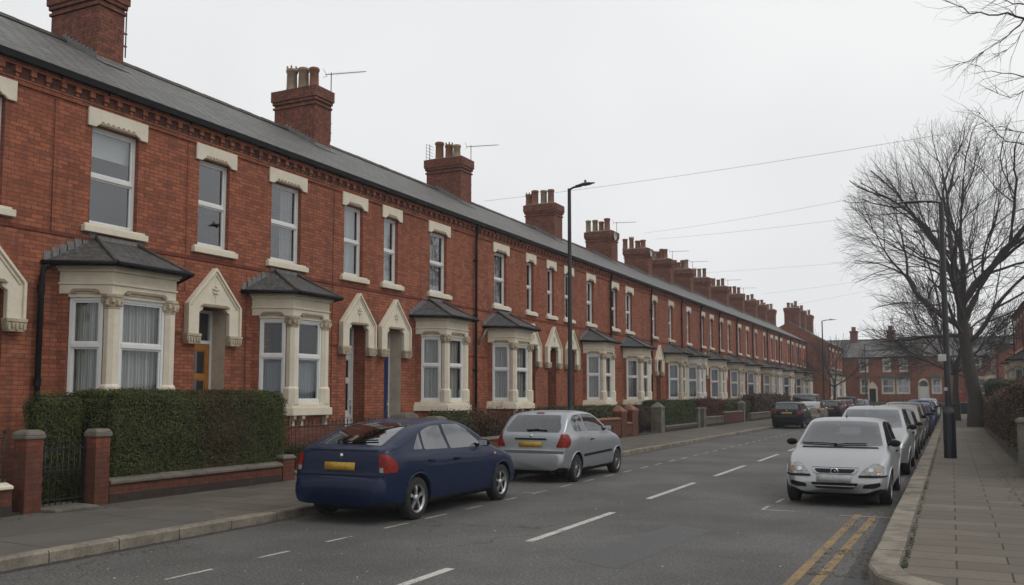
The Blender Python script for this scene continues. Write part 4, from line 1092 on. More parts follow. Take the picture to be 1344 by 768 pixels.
    # side glass
    for view in ('L', 'R'):
        for g in sp['side_glass']: patch('side_window', g, view, SGLASS, .004, cell=.06, rnd=1, rim=TRIM, rimw=.016)
        for dr in sp['doors']:
            # door skin with dark shut line
            d = patch('door', dr, view, pm, .0025, cell=.08, rnd=1, rim=TRIM, rimw=.005)
            xs = [p[0] for p in dr]; hx = min(xs)+.13; hz = bl(hx)-.11
            s_ = 1 if view == 'L' else -1
            h = bvh.ray_cast(Vector((hx, s_*3, hz)), Vector((0, -s_, 0)))[0]
            hb = MB(); hb.tube([h+Vector((-.07, s_*.01, 0)), h+Vector((-.05, s_*.03, 0)), h+Vector((.06, s_*.03, 0)), h+Vector((.08, s_*.01, 0))], .014, 6)
            hb.build('handle', sp.get('handle', TRIM), d)
        if sp.get('rub'):
            (xa, xb, z0, z1) = sp['rub']; patch('rub_strip', [(xa, z0), (xb, z0+.03), (xb, z1+.03), (xa, z1)], view, sp.get('rubmat', TRIM), .012, cell=.1)
        patch('sill_trim', [(wr+.36, .20), (wf-.36, .20), (wf-.36, .235), (wr+.36, .235)], view, TRIM, .004, cell=.15)
        # mirrors
        s_ = 1 if view == 'L' else -1; mx = sp['mirror'][0]; mz = sp['mirror'][1]
        h = bvh.ray_cast(Vector((mx, s_*3, mz)), Vector((0, -s_, 0)))[0]
        mb = MB(); c = h+Vector((.0, s_*.12, .02)); vs = []
        for i in range(9):
            ph = pi*i/8
            for k in range(12):
                a = 2*pi*k/12; vs.append((c.x+.055*cos(ph)+.01, c.y+.095*sin(ph)*cos(a), c.z+.062*sin(ph)*sin(a)))
        mb.add(vs, [(i*12+k, i*12+(k+1) % 12, (i+1)*12+(k+1) % 12, (i+1)*12+k) for i in range(8) for k in range(12)], 0, True)
        mb.tube([h+Vector((0, -s_*.02, -.02)), h+Vector((0, s_*.06, .0))], .022, 6)
        mir = mb.build('wing_mirror', sp.get('mirmat', TRIM), t)
        mb = MB(); mb.add([(c.x-.047, c.y-.07, c.z-.045), (c.x-.047, c.y+.07, c.z-.045), (c.x-.047, c.y+.07, c.z+.045), (c.x-.047, c.y-.07, c.z+.045)], [(0, 1, 2, 3)]); mb.build('mirror_glass', CHROME, mir)
    for w_ in sp['patches']:
        w_ = dict(w_); par = w_.pop('sub', None)
        mir = w_.pop('both', False); poly = w_.pop('poly'); nam = w_.pop('name'); view = w_.pop('view'); mat = w_.pop('mat')
        if mat == 'paint': mat = pm
        patch(nam, poly, view, mat, **w_)
        if mir: patch(nam, [(-a, b_) for a, b_ in poly] if view in ('rear', 'front') else [(a, -b_) for a, b_ in poly], view, mat, **w_)
    # seats, headrests, dashboard and steering wheel inside
    xs0, xs1 = min(xs_), max(xs_)
    for (xx, hw_) in ((xs0+(xs1-xs0)*.52, .24), (xs0+(xs1-xs0)*.14, .26)):
        for s_ in (-1, 1):
            b = MB(); yy = s_*.34
            b.prismy([(xx-.06, zc-.05), (xx+.10, zc-.05), (xx-.02, zc+.16), (xx-.12, zc+.16)], yy-hw_, yy+hw_)
            b.prismy([(xx-.14, zc+.17), (xx-.04, zc+.17), (xx-.07, zc+.33), (xx-.15, zc+.33)], yy-.12, yy+.12)
            b.build('seat', SEAT, t, .03)
    b = MB(); b.tube([(xs1-.62+.10*sin(a*pi/8)*.3, -.34+.17*cos(a*pi/8), zc+.02+.15*sin(a*pi/8)) for a in range(17)], .014, 6); b.build('steering_wheel', TRIM, t)
    b = MB(); b.box(xs1-.62, xs1-.60, -.10, .10, zt_-.10, zt_-.03); b.build('rear_view_mirror', TRIM, t)
    # wheels
    for xw in (wr, wf):
        for s_ in (-1, 1):
            yc = s_*(Wd/2-.105); b = MB(); r = WR
            b.lathe([(r*.62, -.085), (r*.88, -.092), (r*.97, -.075), (r, -.045), (r, .045), (r*.97, .075), (r*.88, .092), (r*.62, .085)], (xw, yc, r-.004), 'y', 32)
            wh = b.build('wheel', TYRE, t)
            b = MB(); q = s_
            b.lathe([(r*.64, q*.085), (r*.66, q*.06), (r*.58, q*.05), (r*.56, -q*.02), (0.01, -q*.02)], (xw, yc, r-.004), 'y', 28, 1)
            ns = sp.get('spokes', 5)
            for k in range(ns):
                a = 2*pi*k/ns+.3; da = .16 if ns <= 6 else .07
                pts = []
                for rr, dy, dd in ((r*.10, .066, da*1.6), (r*.40, .07, da*.9), (r*.61, .058, da*1.15)):
                    for sg in (-1, 1): pts.append((xw+rr*cos(a+sg*dd*(r*.35/rr if rr < r*.2 else 1)), yc+q*dy, r+rr*sin(a+sg*dd*(r*.35/rr if rr < r*.2 else 1))))
                b.add(pts+[(p[0], p[1]-q*.03, p[2]) for p in pts], [(0, 1, 3, 2), (2, 3, 5, 4), (0, 2, 8, 6), (2, 4, 10, 8), (1, 7, 9, 3), (3, 9, 11, 5)])
            b.lathe([(r*.66, q*.088), (r*.60, q*.080), (r*.58, q*.06)], (xw, yc, r-.004), 'y', 28)
            b.lathe([(r*.18, q*.045), (r*.17, q*.075), (r*.08, q*.085), (.001, q*.086)], (xw, yc, r-.004), 'y', 14)
            b.build('rim', [sp.get('rimmat', ALLOY), UNDER], wh)
    b = MB(); b.box(.35, Lc-.35, -Wd/2+.26, Wd/2-.26, .15, .25)  # low floor box, made wide to block light under the car
    b.tube([(.06, -.42 if sp.get('exh', 1) > 0 else .42, .24), (.6, -.42, .24)], .025, 8); b.build('exhaust_and_floor', UNDER, t)
    for wp in sp.get('wipers', []):
        pts = []
        for (a, c) in wp[1]:
            o_ = Vector((-2, a, c)) if wp[0] == 'rear' else (Vector((Lc+2, a, c)) if wp[0] == 'front' else Vector((a, c, 3)))
            d = Vector((1, 0, 0)) if wp[0] == 'rear' else (Vector((-1, 0, 0)) if wp[0] == 'front' else Vector((0, 0, -1)))
            h = bvh.ray_cast(o_, d)
            if h[0]: pts.append(h[0]+(h[1] if h[1].dot(d) < 0 else -h[1])*.022)
        if len(pts) > 1: b = MB(); b.tube(pts, .011, 6); b.build('wiper', TRIM, t)
    if sp.get('emblem'):
        view, a, c, kind = sp['emblem']
        o_, d = (Vector((-2, a, c)), Vector((1, 0, 0))) if view == 'rear' else (Vector((Lc+2, a, c)), Vector((-1, 0, 0)))
        h = bvh.ray_cast(o_, d)[0]; sx = -1 if view == 'rear' else 1
        b = MB()
        if kind == 'ring':
            b.lathe([(.062, 0), (.062, sx*.035), (.050, sx*.040), (.046, sx*.025), (.046, sx*.01)], h, 'x', 24)
            x = h.x+sx*.022; b.lathe([(.0, sx*.012), (.046, sx*.01)], h, 'x', 20, 1)
            b.box(min(x, x+sx*.01), max(x, x+sx*.01), h.y-.008, h.y+.03, h.z-.005, h.z+.03); b.box(min(x, x+sx*.01), max(x, x+sx*.01), h.y-.03, h.y+.012, h.z-.03, h.z-.002)
        else:
            b.lathe([(.0, sx*.012), (.03, sx*.011), (.034, 0)], h, 'x', 20)
            for i in range(0): pass
        e = b.build('emblem', [CHROME, TRIM], t)
    if sp.get('antenna'):
        x, z = sp['antenna']; h = bvh.ray_cast(Vector((x, 0, 3)), Vector((0, 0, -1)))[0]
        b = MB(); b.tube([h, h+Vector((-.02, 0, .03))], .012, 6); b.tube([h+Vector((-.02, 0, .03)), h+Vector((-.16, 0, .36))], .004, 5); b.build('antenna', TRIM, t)
    return t
def glass_pts(*p): return list(p)
# a long tailed liftback seen from behind
LIFT = dict(cabin=.96, L=4.38, W=1.71, wheels=(.84, 3.53), wr=.308,
    top=[(0, .50), (.008, .58), (.03, .645), (.10, .665), (.115, .70), (.13, .95), (.16, 1.035), (.30, 1.075), (.60, 1.19), (1.05, 1.34), (1.5, 1.405), (1.95, 1.425), (2.35, 1.40), (2.6, 1.345), (3.02, 1.14), (3.30, .985), (3.6, .90), (4.0, .80), (4.25, .66), (4.34, .55), (4.38, .46)],
    belt=[(0, .93), (.5, .955), (1.5, .93), (3.2, .90), (3.6, .84), (4.38, .70)],
    side_glass=[[(.78, 1.0), (1.04, .99), (1.04, 1.235)], [(1.10, .985), (1.80, .965), (1.70, 1.325), (1.42, 1.315), (1.12, 1.25)], [(1.88, .96), (2.82, .95), (2.86, 1.02), (2.50, 1.25), (2.30, 1.325), (1.80, 1.335)]],
    doors=[[(1.08, .96), (1.10, .60), (1.27, .42), (1.40, .27), (1.93, .26), (1.84, .95)], [(1.945, .26), (3.02, .27), (3.06, .5), (2.98, .93), (1.855, .945)]],
    mirror=(2.82, .99), rub=(1.35, 3.05, .50, .525), rubmat='paint', handle=TRIM,
    patches=[
        dict(name='rear_window', view='top', poly=[(.31, -.56), (1.20, -.47), (1.20, .47), (.31, .56)], mat=CGLASS, rnd=1, rim=TRIM, rimw=.035, cell=.07),
        dict(name='windscreen', view='top', poly=[(2.50, -.50), (3.22, -.64), (3.26, 0), (3.22, .64), (2.50, .50)], mat=CGLASS, rim=TRIM, rimw=.03, cell=.08),
        dict(name='tail_light', view='dR', poly=[(-.05, .71), (.19, .71), (.22, .77), (.18, .87), (.08, .94), (-.05, .97)], mat=REDL, off=.012, rnd=1, cell=.035),
        dict(name='tail_light', view='dL', poly=[(-.05, .71), (.19, .71), (.22, .77), (.18, .87), (.08, .94), (-.05, .97)], mat=REDL, off=.012, rnd=1, cell=.035),
        dict(name='reversing_light', view='dR', poly=[(-.045, .715), (.0, .715), (.0, .78), (-.045, .78)], mat=CLRL, off=.016),
        dict(name='reversing_light', view='dL', poly=[(-.045, .715), (.0, .715), (.0, .78), (-.045, .78)], mat=CLRL, off=.016),
        dict(name='number_plate_recess', view='rear', poly=[(-.38, .70), (.38, .70), (.44, .86), (-.44, .86)], mat='paint', off=.004, rim=TRIM, rimw=.008, cell=.1),
        dict(name='number_plate', view='rear', poly=[(-.26, .73), (.26, .73), (.26, .84), (-.26, .84)], mat=PLY, off=.016, thick=.008, cell=.2),
        dict(name='boot_seam', view='rear', poly=[(-.60, 1.0), (.60, 1.0), (.60, 1.012), (-.60, 1.012)], mat=TRIM, off=.006, cell=.1),
        dict(name='bumper_seam', view='rear', poly=[(-.76, .655), (.76, .655), (.76, .668), (-.76, .668)], mat=TRIM, off=.004, cell=.1),
        dict(name='headlight', view='front', poly=[(.38, .62), (.72, .66), (.70, .76), (.42, .74)], mat=CLRL, off=.01, rnd=1, cell=.05, both=True),
        dict(name='grille', view='front', poly=[(-.3, .60), (.3, .60), (.32, .68), (-.32, .68)], mat=TRIM, off=.008, rnd=1),
        dict(name='side_indicator', view='R', poly=[(3.24, .80), (3.30, .80), (3.30, .83), (3.24, .83)], mat=ORL, off=.008),
    ], wipers=[('top', [(.36, .02), (.40, -.15), (.44, -.42)]), ('top', [(.33, .12), (.37, .0)])], emblem=('rear', 0, .93, 'oval'), spokes=5)
HATCH = dict(L=3.84, W=1.67, wheels=(.62, 3.08), wr=.285,
    top=[(0, .46), (.008, .56), (.02, .63), (.07, .655), (.085, .70), (.10, .93), (.15, 1.02), (.28, 1.17), (.44, 1.33), (.56, 1.40), (.8, 1.445), (1.3, 1.465), (1.75, 1.45), (2.05, 1.39), (2.45, 1.20), (2.85, 1.00), (3.15, .925), (3.5, .83), (3.72, .70), (3.81, .56), (3.84, .45)],
    belt=[(0, .93), (.8, .985), (1.6, .95), (2.8, .92), (3.1, .87), (3.84, .68)], tumble=.30,
    side_glass=[[(.60, 1.06), (.60, 1.28), (.74, 1.36), (1.14, 1.375), (1.30, 1.03), (.70, 1.03)], [(1.40, 1.025), (2.42, .985), (2.48, 1.05), (2.10, 1.26), (1.88, 1.345), (1.70, 1.375), (1.24, 1.38)]],
    doors=[[(1.34, 1.0), (1.36, .45), (1.42, .26), (2.62, .26), (2.68, .5), (2.60, .95)]],
    mirror=(2.46, 1.04), rub=(.98, 2.68, .50, .55), spokes=9, rimmat=HUBC,
    patches=[
        dict(name='rear_window', view='rear', poly=[(-.60, 1.02), (.60, 1.02), (.62, 1.10), (.50, 1.37), (-.50, 1.37), (-.62, 1.10)], mat=CGLASS, rnd=1, rim=TRIM, rimw=.03, cell=.06),
        dict(name='windscreen', view='front', poly=[(-.66, 1.02), (0, .995), (.66, 1.02), (.54, 1.36), (-.54, 1.36)], mat=CGLASS, rnd=1, rim=TRIM, rimw=.03, cell=.07),
        dict(name='tail_light', view='dR', poly=[(-.13, .72), (.13, .72), (.19, .78), (.20, .88), (.15, .98), (-.02, .99)], mat=REDL, off=.012, rnd=1, cell=.035),
        dict(name='tail_light', view='dL', poly=[(-.13, .72), (.13, .72), (.19, .78), (.20, .88), (.15, .98), (-.02, .99)], mat=REDL, off=.012, rnd=1, cell=.035),
        dict(name='boot_handle', view='rear', poly=[(-.36, .865), (.36, .865), (.36, .90), (-.36, .90)], mat=TRIM, off=.018, rnd=1, cell=.1),
        dict(name='number_plate_recess', view='rear', poly=[(-.30, .685), (.30, .685), (.36, .85), (-.36, .85)], mat='paint', off=.004, rim=PLASTIC, rimw=.008, cell=.1),
        dict(name='number_plate', view='rear', poly=[(-.26, .72), (.26, .72), (.26, .83), (-.26, .83)], mat=PLY, off=.016, thick=.008, cell=.2),
        dict(name='bumper_strip', view='rear', poly=[(-.74, .60), (.74, .60), (.74, .645), (-.74, .645)], mat=PLASTIC, off=.012, cell=.07),
        dict(name='brake_light', view='rear', poly=[(-.09, 1.395), (.09, 1.395), (.09, 1.415), (-.09, 1.415)], mat=REDL, off=.012, cell=.05),
        dict(name='headlight', view='front', poly=[(.34, .62), (.70, .66), (.68, .78), (.40, .76)], mat=CLRL, off=.01, rnd=1, cell=.05, both=True),
        dict(name='grille', view='front', poly=[(-.3, .60), (.3, .60), (.32, .68), (-.32, .68)], mat=TRIM, off=.008, rnd=1),
    ], wipers=[('rear', [(.12, 1.055), (-.1, 1.06), (-.34, 1.05)]), ('rear', [(.10, 1.04), (-.15, 1.075)])], emblem=('rear', 0, .945, 'oval'))
CORSA = dict(cabin=.93, L=3.82, W=1.65, wheels=(.60, 3.09), wr=.288,
    top=[(0, .46), (.008, .56), (.02, .63), (.07, .66), (.09, .70), (.12, .95), (.2, 1.06), (.38, 1.30), (.52, 1.38), (.8, 1.42), (1.3, 1.44), (1.7, 1.435), (1.98, 1.385), (2.3, 1.22), (2.62, 1.06), (2.90, .93), (3.15, .865), (3.4, .78), (3.58, .69), (3.70, .615), (3.775, .545), (3.80, .49), (3.82, .43)],
    belt=[(0, .95), (.8, .965), (1.6, .92), (2.7, .885), (3.0, .83), (3.4, .72), (3.82, .55)], tumble=.31,
    side_glass=[[(.62, 1.05), (.70, 1.32), (1.14, 1.35), (1.26, 1.01), (.72, 1.01)], [(1.36, 1.0), (2.36, .98), (2.50, .985), (2.14, 1.20), (1.94, 1.31), (1.72, 1.355), (1.22, 1.36)]],
    doors=[[(1.32, .98), (1.34, .45), (1.40, .26), (2.62, .26), (2.70, .5), (2.62, .93)]],
    mirror=(2.46, .985), spokes=7, rimmat=HUBC,
    patches=[
        dict(name='rear_window', view='rear', poly=[(-.58, 1.04), (.58, 1.04), (.50, 1.33), (-.50, 1.33)], mat=CGLASS, rnd=1, rim=TRIM, rimw=.03),
        dict(name='windscreen', view='front', poly=[(-.665, .975), (-.3, .945), (.3, .945), (.665, .975), (.67, 1.0), (.555, 1.355), (.3, 1.375), (-.3, 1.375), (-.555, 1.355), (-.67, 1.0)], mat=SCREEN, rim=TRIM, rimw=.022, cell=.06),
        dict(name='tail_light', view='rear', poly=[(-.56, .75), (-.72, .72), (-.70, 1.0), (-.60, 1.0)], mat=REDL, off=.012, rnd=1, cell=.04, both=True),
        dict(name='headlight', view='front', poly=[(.36, .50), (.74, .505), (.765, .56), (.73, .65), (.66, .705), (.58, .71), (.50, .67), (.41, .58)], mat=CLRL, off=.010, rnd=1, cell=.04, both=True, rim=TRIM, rimw=.016, thick=.0),
        dict(name='headlight_bulb', view='front', poly=[(.60, .60), (.63, .57), (.68, .57), (.70, .60), (.68, .64), (.63, .64)], mat=BUFF, off=.016, rnd=1, cell=.04, both=True),
        dict(name='headlight_bulb', view='front', poly=[(.50, .60), (.53, .57), (.57, .57), (.59, .60), (.57, .63), (.53, .63)], mat=CHROME, off=.016, rnd=1, cell=.04, both=True),
        dict(name='headlight_trim', view='front', poly=[(.36, .492), (.75, .495), (.76, .525), (.37, .52)], mat=TRIM, off=.02, cell=.04, both=True),
        dict(name='grille_surround', view='front', poly=[(-.37, .625), (.37, .625), (.30, .535), (-.30, .535)], mat='paint', off=.014, rnd=1, cell=.05),
        dict(name='grille', view='front', poly=[(-.32, .605), (.32, .605), (.26, .55), (-.26, .55)], mat=TRIM, off=.022, rnd=1, cell=.05),
        dict(name='bonnet_seam', view='front', poly=[(-.36, .630), (.36, .630), (.36, .638), (-.36, .638)], mat=TRIM, off=.008, cell=.05),
        dict(name='bumper_intake', view='front', poly=[(-.37, .40), (.37, .40), (.28, .30), (-.28, .30)], mat=TRIM, off=.010, rnd=1, cell=.05),
        dict(name='intake_bar', view='front', poly=[(-.32, .355), (.32, .355), (.31, .34), (-.31, .34)], mat='paint', off=.018, cell=.05),
        dict(name='fog_light_recess', view='front', poly=[(.44, .38), (.68, .42), (.68, .36), (.58, .32), (.42, .32)], mat=TRIM, off=.010, rnd=1, cell=.05, both=True),
        dict(name='number_plate', view='front', poly=[(-.27, .415), (.25, .405), (.25, .51), (-.27, .52)], mat=PLW, off=.032, thick=.008, rnd=0, cell=.1),
        dict(name='tax_disc', view='front', poly=[(-.26, 1.30), (.26, 1.30), (.26, 1.345), (-.26, 1.345)], mat=PLW, off=.0055, rnd=1),
        dict(name='scuttle', view='front', poly=[(-.62, .925), (.62, .925), (.60, .945), (-.60, .945)], mat=TRIM, off=.006, cell=.06),
    ], wipers=[('front', [(.42, .985), (.1, .98), (-.10, .955)]), ('front', [(-.05, .975), (-.35, .985), (-.62, .985)])], emblem=('front', 0, .578, 'ring'), antenna=(1.62, 1.4))
CORSA['patches'] = [p for p in CORSA['patches'] if p['name'] != 'tax_disc']
def variant(base, **k):
    d = dict(base); d.update(k); return d
TALL = variant(CORSA, L=4.05, W=1.70, wheels=(.66, 3.24),
    top=[(0, .48), (.008, .6), (.02, .66), (.07, .68), (.09, .72), (.10, .98), (.16, 1.10), (.30, 1.38), (.42, 1.47), (.8, 1.51), (1.4, 1.53), (1.85, 1.52), (2.15, 1.46), (2.55, 1.26), (2.9, 1.10), (3.15, 1.02), (3.45, .93), (3.75, .80), (3.93, .68), (4.01, .57), (4.05, .45)],
    belt=[(0, .98), (1.6, .97), (2.9, .96), (3.3, .90), (4.05, .64)],
    side_glass=[[(.5, 1.04), (.52, 1.35), (.66, 1.43), (1.25, 1.45), (1.32, 1.02)], [(1.40, 1.02), (2.55, .99), (2.70, 1.02), (2.34, 1.24), (2.08, 1.39), (1.88, 1.44), (1.33, 1.45)]],
    doors=[[(1.36, 1.0), (1.36, .26), (2.75, .26), (2.8, .5), (2.74, .97)], [(.9, 1.0), (.98, .6), (1.05, .3), (1.34, .26), (1.34, 1.0)]], mirror=(2.66, 1.03),
    patches=[
        dict(name='windscreen', view='front', poly=[(-.68, 1.05), (-.3, 1.03), (.3, 1.03), (.68, 1.05), (.57, 1.44), (-.57, 1.44)], mat=SCREEN, rim=TRIM, rimw=.022, cell=.07),
        dict(name='rear_window', view='rear', poly=[(-.6, 1.06), (.6, 1.06), (.54, 1.42), (-.54, 1.42)], mat=CGLASS, rnd=1, rim=TRIM, rimw=.03),
        dict(name='tail_light', view='rear', poly=[(-.58, .75), (-.74, .72), (-.72, 1.0), (-.62, 1.0)], mat=REDL, off=.012, rnd=1, both=True),
        dict(name='headlight', view='front', poly=[(.42, .56), (.76, .60), (.72, .74), (.60, .76), (.46, .68)], mat=CLRL, off=.01, rnd=1, cell=.05, both=True, rim=TRIM, rimw=.01),
        dict(name='grille', view='front', poly=[(-.32, .64), (.32, .64), (.28, .56), (-.28, .56)], mat=TRIM, off=.01, rnd=1),
        dict(name='bumper_intake', view='front', poly=[(-.5, .40), (.5, .40), (.42, .28), (-.42, .28)], mat=TRIM, off=.01, rnd=1),
        dict(name='number_plate', view='front', poly=[(-.26, .42), (.26, .42), (.26, .53), (-.26, .53)], mat=PLW, off=.03, thick=.008),
    ], emblem=None, antenna=(1.8, 1.4))
SQ = variant(HATCH, L=4.0, W=1.68, wheels=(.72, 3.2),
    top=[(0, .48), (.008, .6), (.02, .66), (.06, .68), (.08, .72), (.09, .95), (.12, 1.02), (.26, 1.33), (.33, 1.39), (.5, 1.42), (1.3, 1.44), (1.85, 1.42), (2.1, 1.37), (2.75, 1.02), (3.0, .96), (3.6, .87), (3.9, .76), (3.97, .62), (4.0, .45)],
    belt=[(0, .95), (1.6, .94), (2.8, .92), (3.2, .88), (4.0, .72)], tumble=.28,
    side_glass=[[(.42, 1.0), (.50, 1.31), (1.12, 1.33), (1.2, .99)], [(1.27, .99), (2.42, .975), (2.44, 1.02), (1.98, 1.31), (1.20, 1.335)]],
    doors=[[(1.24, .97), (1.24, .26), (2.55, .26), (2.6, .5), (2.55, .93)], [(.98, .97), (1.02, .5), (1.1, .27), (1.22, .26), (1.22, .97)]], mirror=(2.38, 1.02), rub=(1.1, 2.75, .52, .58),
    patches=[
        dict(name='rear_window', view='rear', poly=[(-.62, 1.03), (.62, 1.03), (.54, 1.34), (-.54, 1.34)], mat=CGLASS, rnd=1, rim=TRIM, rimw=.03),
        dict(name='windscreen', view='front', poly=[(-.66, 1.02), (.66, 1.02), (.55, 1.34), (-.55, 1.34)], mat=CGLASS, rnd=1, rim=TRIM, rimw=.03),
        dict(name='tail_light', view='dL', poly=[(-.16, .78), (.12, .78), (.12, .96), (-.16, .96)], mat=REDL, off=.012, rnd=1, cell=.04),
        dict(name='tail_light', view='dR', poly=[(-.16, .78), (.12, .78), (.12, .96), (-.16, .96)], mat=REDL, off=.012, rnd=1, cell=.04),
        dict(name='number_plate', view='rear', poly=[(-.28, .78), (.28, .78), (.28, .88), (-.28, .88)], mat=PLY, off=.016, thick=.008),
        dict(name='bumper', view='rear', poly=[(-.78, .36), (.78, .36), (.78, .68), (-.78, .68)], mat=TRIM, off=.006),
        dict(name='headlight', view='front', poly=[(.4, .66), (.7, .68), (.7, .78), (.4, .77)], mat=CLRL, off=.01, both=True),
        dict(name='grille', view='front', poly=[(-.36, .66), (.36, .66), (.36, .77), (-.36, .77)], mat=TRIM, off=.008),
    ], emblem=('rear', 0, .96, 'oval'))
VAN = variant(SQ, cabin=1.1, L=4.7, W=1.80, wheels=(.85, 3.75), wr=.33,
    top=[(0, .48), (.008, .6), (.03, .68), (.05, 1.0), (.09, 1.7), (.14, 1.84), (.3, 1.89), (1.5, 1.91), (2.5, 1.89), (2.85, 1.83), (3.5, 1.25), (3.7, 1.15), (4.3, 1.0), (4.6, .8), (4.68, .62), (4.7, .45)],
    belt=[(0, 1.10), (3.4, 1.08), (3.8, 1.02), (4.7, .75)], tumble=.14,
    side_glass=[[(.4, 1.18), (.4, 1.68), (1.5, 1.70), (1.5, 1.18)], [(1.6, 1.18), (1.6, 1.70), (2.3, 1.70), (2.3, 1.18)], [(2.4, 1.18), (3.25, 1.16), (3.2, 1.25), (2.8, 1.68), (2.4, 1.70)]],
    doors=[[(2.35, 1.12), (2.35, .3), (3.4, .3), (3.4, 1.1)]], mirror=(3.2, 1.22), rub=None,
    patches=[
        dict(name='rear_window', view='rear', poly=[(-.66, 1.2), (.66, 1.2), (.62, 1.68), (-.62, 1.68)], mat=CGLASS, rnd=1, rim=TRIM, rimw=.03),
        dict(name='windscreen', view='front', poly=[(-.7, 1.22), (.7, 1.22), (.64, 1.78), (-.64, 1.78)], mat=CGLASS, rnd=1, rim=TRIM, rimw=.03),
        dict(name='tail_light', view='rear', poly=[(-.72, .8), (-.82, .8), (-.82, 1.1), (-.72, 1.1)], mat=REDL, off=.012, both=True, cell=.04),
        dict(name='number_plate', view='rear', poly=[(-.26, .78), (.26, .78), (.26, .88), (-.26, .88)], mat=PLY, off=.016, thick=.008),
        dict(name='headlight', view='front', poly=[(.5, .7), (.8, .75), (.78, .88), (.5, .86)], mat=CLRL, off=.01, both=True),
    ], emblem=None, wipers=[])
for s_ in (TALL, SQ, VAN):
    s_.setdefault('wipers', [])
TALL['wipers'] = [('front', [(.45, 1.07), (.1, 1.055), (-.10, 1.04)]), ('front', [(-.05, 1.06), (-.35, 1.07), (-.62, 1.07)])]
SQ['wipers'] = []
LIFT['rubmat'] = P_NAVY
def place(o, x, y, hd, label=None, dz=0):
    o.location = (x, y, dz); o.rotation_euler = (0, 0, hd)
    if label: o['label'] = label
    return o
def recolor(o, old, new):
    for c in [o]+list(o.children_recursive):
        if c.type != 'MESH': continue
        for sl_ in c.material_slots:
            if sl_.material == old:
                sl_.link = 'OBJECT'; sl_.material = new
UPY, DNY = pi/2, -pi/2     # heading away from / towards the camera
GL, GR = 'cars parked along the left kerb', 'cars parked nose to tail along the right kerb'
place(make_car(LIFT, 'parked_car', 'navy blue liftback with five spoke alloy wheels, nearest car on the left', 'car', P_NAVY, GL), -7.80, 10.35, UPY)
place(make_car(HATCH, 'parked_car', 'silver three door hatchback parked right in front of the navy liftback', 'car', P_SILV, GL), -7.83, 16.85, UPY-.004)
place(make_car(CORSA, 'parked_car', 'bright silver small hatchback facing the camera, nearest car on the right', 'car', P_SILV2, GR), -1.74, 19.20, DNY+.0).scale = (1, 1, .96)
sq = place(make_car(SQ, 'parked_car', 'dark navy square backed hatchback parked alone beyond the open kerb on the left', 'car', P_DNAVY, GL), -8.0, 50.0, UPY)
tall = place(make_car(TALL, 'parked_car', 'tall silver hatchback parked directly behind the bright silver small hatchback', 'car', P_SILV2, GR), -1.72, 25.6, DNY)
van = place(make_car(VAN, 'parked_van', 'grey van with a flat roof showing above the dark navy square hatchback', 'van', P_GREY, GL), -8.9, 62.6, UPY)
def dupcar(src, x, y, hd, old, new, label, grp):
    c = copy_tree(src); recolor(c, old, new); c['label'] = label; c['group'] = grp
    c.location = (x, y, 0); c.rotation_euler = (0, 0, hd); return c
bpy.context.view_layer.update()
hat = [o for o in COL.objects if o.name == 'parked_car.001'][0]
cor = [o for o in COL.objects if o.name == 'parked_car.002'][0]
lif = [o for o in COL.objects if o.name == 'parked_car'][0]
dupcar(lif, -7.95, 56.8, UPY, P_NAVY, P_BEIGE, 'pale gold saloon shaped car next beyond the dark navy square hatchback', GL)
dupcar(sq, -7.9, 68.2, UPY, P_DNAVY, P_BLACK, 'small black car next beyond the pale gold car', GL)
dupcar(sq, -7.9, 74.0, UPY, P_DNAVY, P_RED, 'dark red car parked before the black high backed car on the left', GL)
v2 = dupcar(van, -8.0, 80.0, UPY, P_GREY, P_BLACK, 'black high backed people carrier far along the left kerb', GL)
v2.scale = (.95, .95, .88)
dupcar(hat, -7.9, 87.2, UPY, P_SILV, P_GREY, 'grey hatchback second from the far end of the left row', GL)
dupcar(cor, -7.9, 96.0, DNY, P_SILV2, P_BLUE, 'blue hatchback at the far end of the left row by the junction', GL)
dupcar(cor, -6.2, 106.5, DNY+.5, P_SILV2, P_WHITE, 'white car turning across the junction at the end of the street', None) if False else None
row = [(cor, P_SILV2, P_GREY, 'grey hatchback third in the right row, behind the tall silver one'), (hat, P_SILV, P_BEIGE, 'pale gold hatchback fourth in the right row'),
       (tall, P_SILV2, P_GREY, 'grey tall hatchback fifth in the right row'), (cor, P_SILV2, P_BLACK, 'black hatchback sixth in the right row'), (lif, P_NAVY, P_BLUE, 'blue liftback seventh in the right row'),
       (cor, P_SILV2, P_SILV, 'silver small car eighth in the right row'), (tall, P_SILV2, P_BLUE, 'blue tall car ninth in the right row'), (hat, P_SILV, P_BLACK, 'black hatchback tenth in the right row'),
       (lif, P_NAVY, P_SILV, 'silver liftback eleventh in the right row'), (cor, P_SILV2, P_WHITE, 'white small car twelfth in the right row'), (tall, P_SILV2, P_SILV, 'silver tall car thirteenth in the right row'), (cor, P_SILV2, P_DNAVY, 'dark navy small car at the far end of the right row')]
y = 30.9
for src, old, new, lab in row:
    c = dupcar(src, -1.72+random.uniform(-.05, .04), y, DNY+random.uniform(-.006, .006), old, new, lab, GR); y += random.uniform(4.9, 5.4)
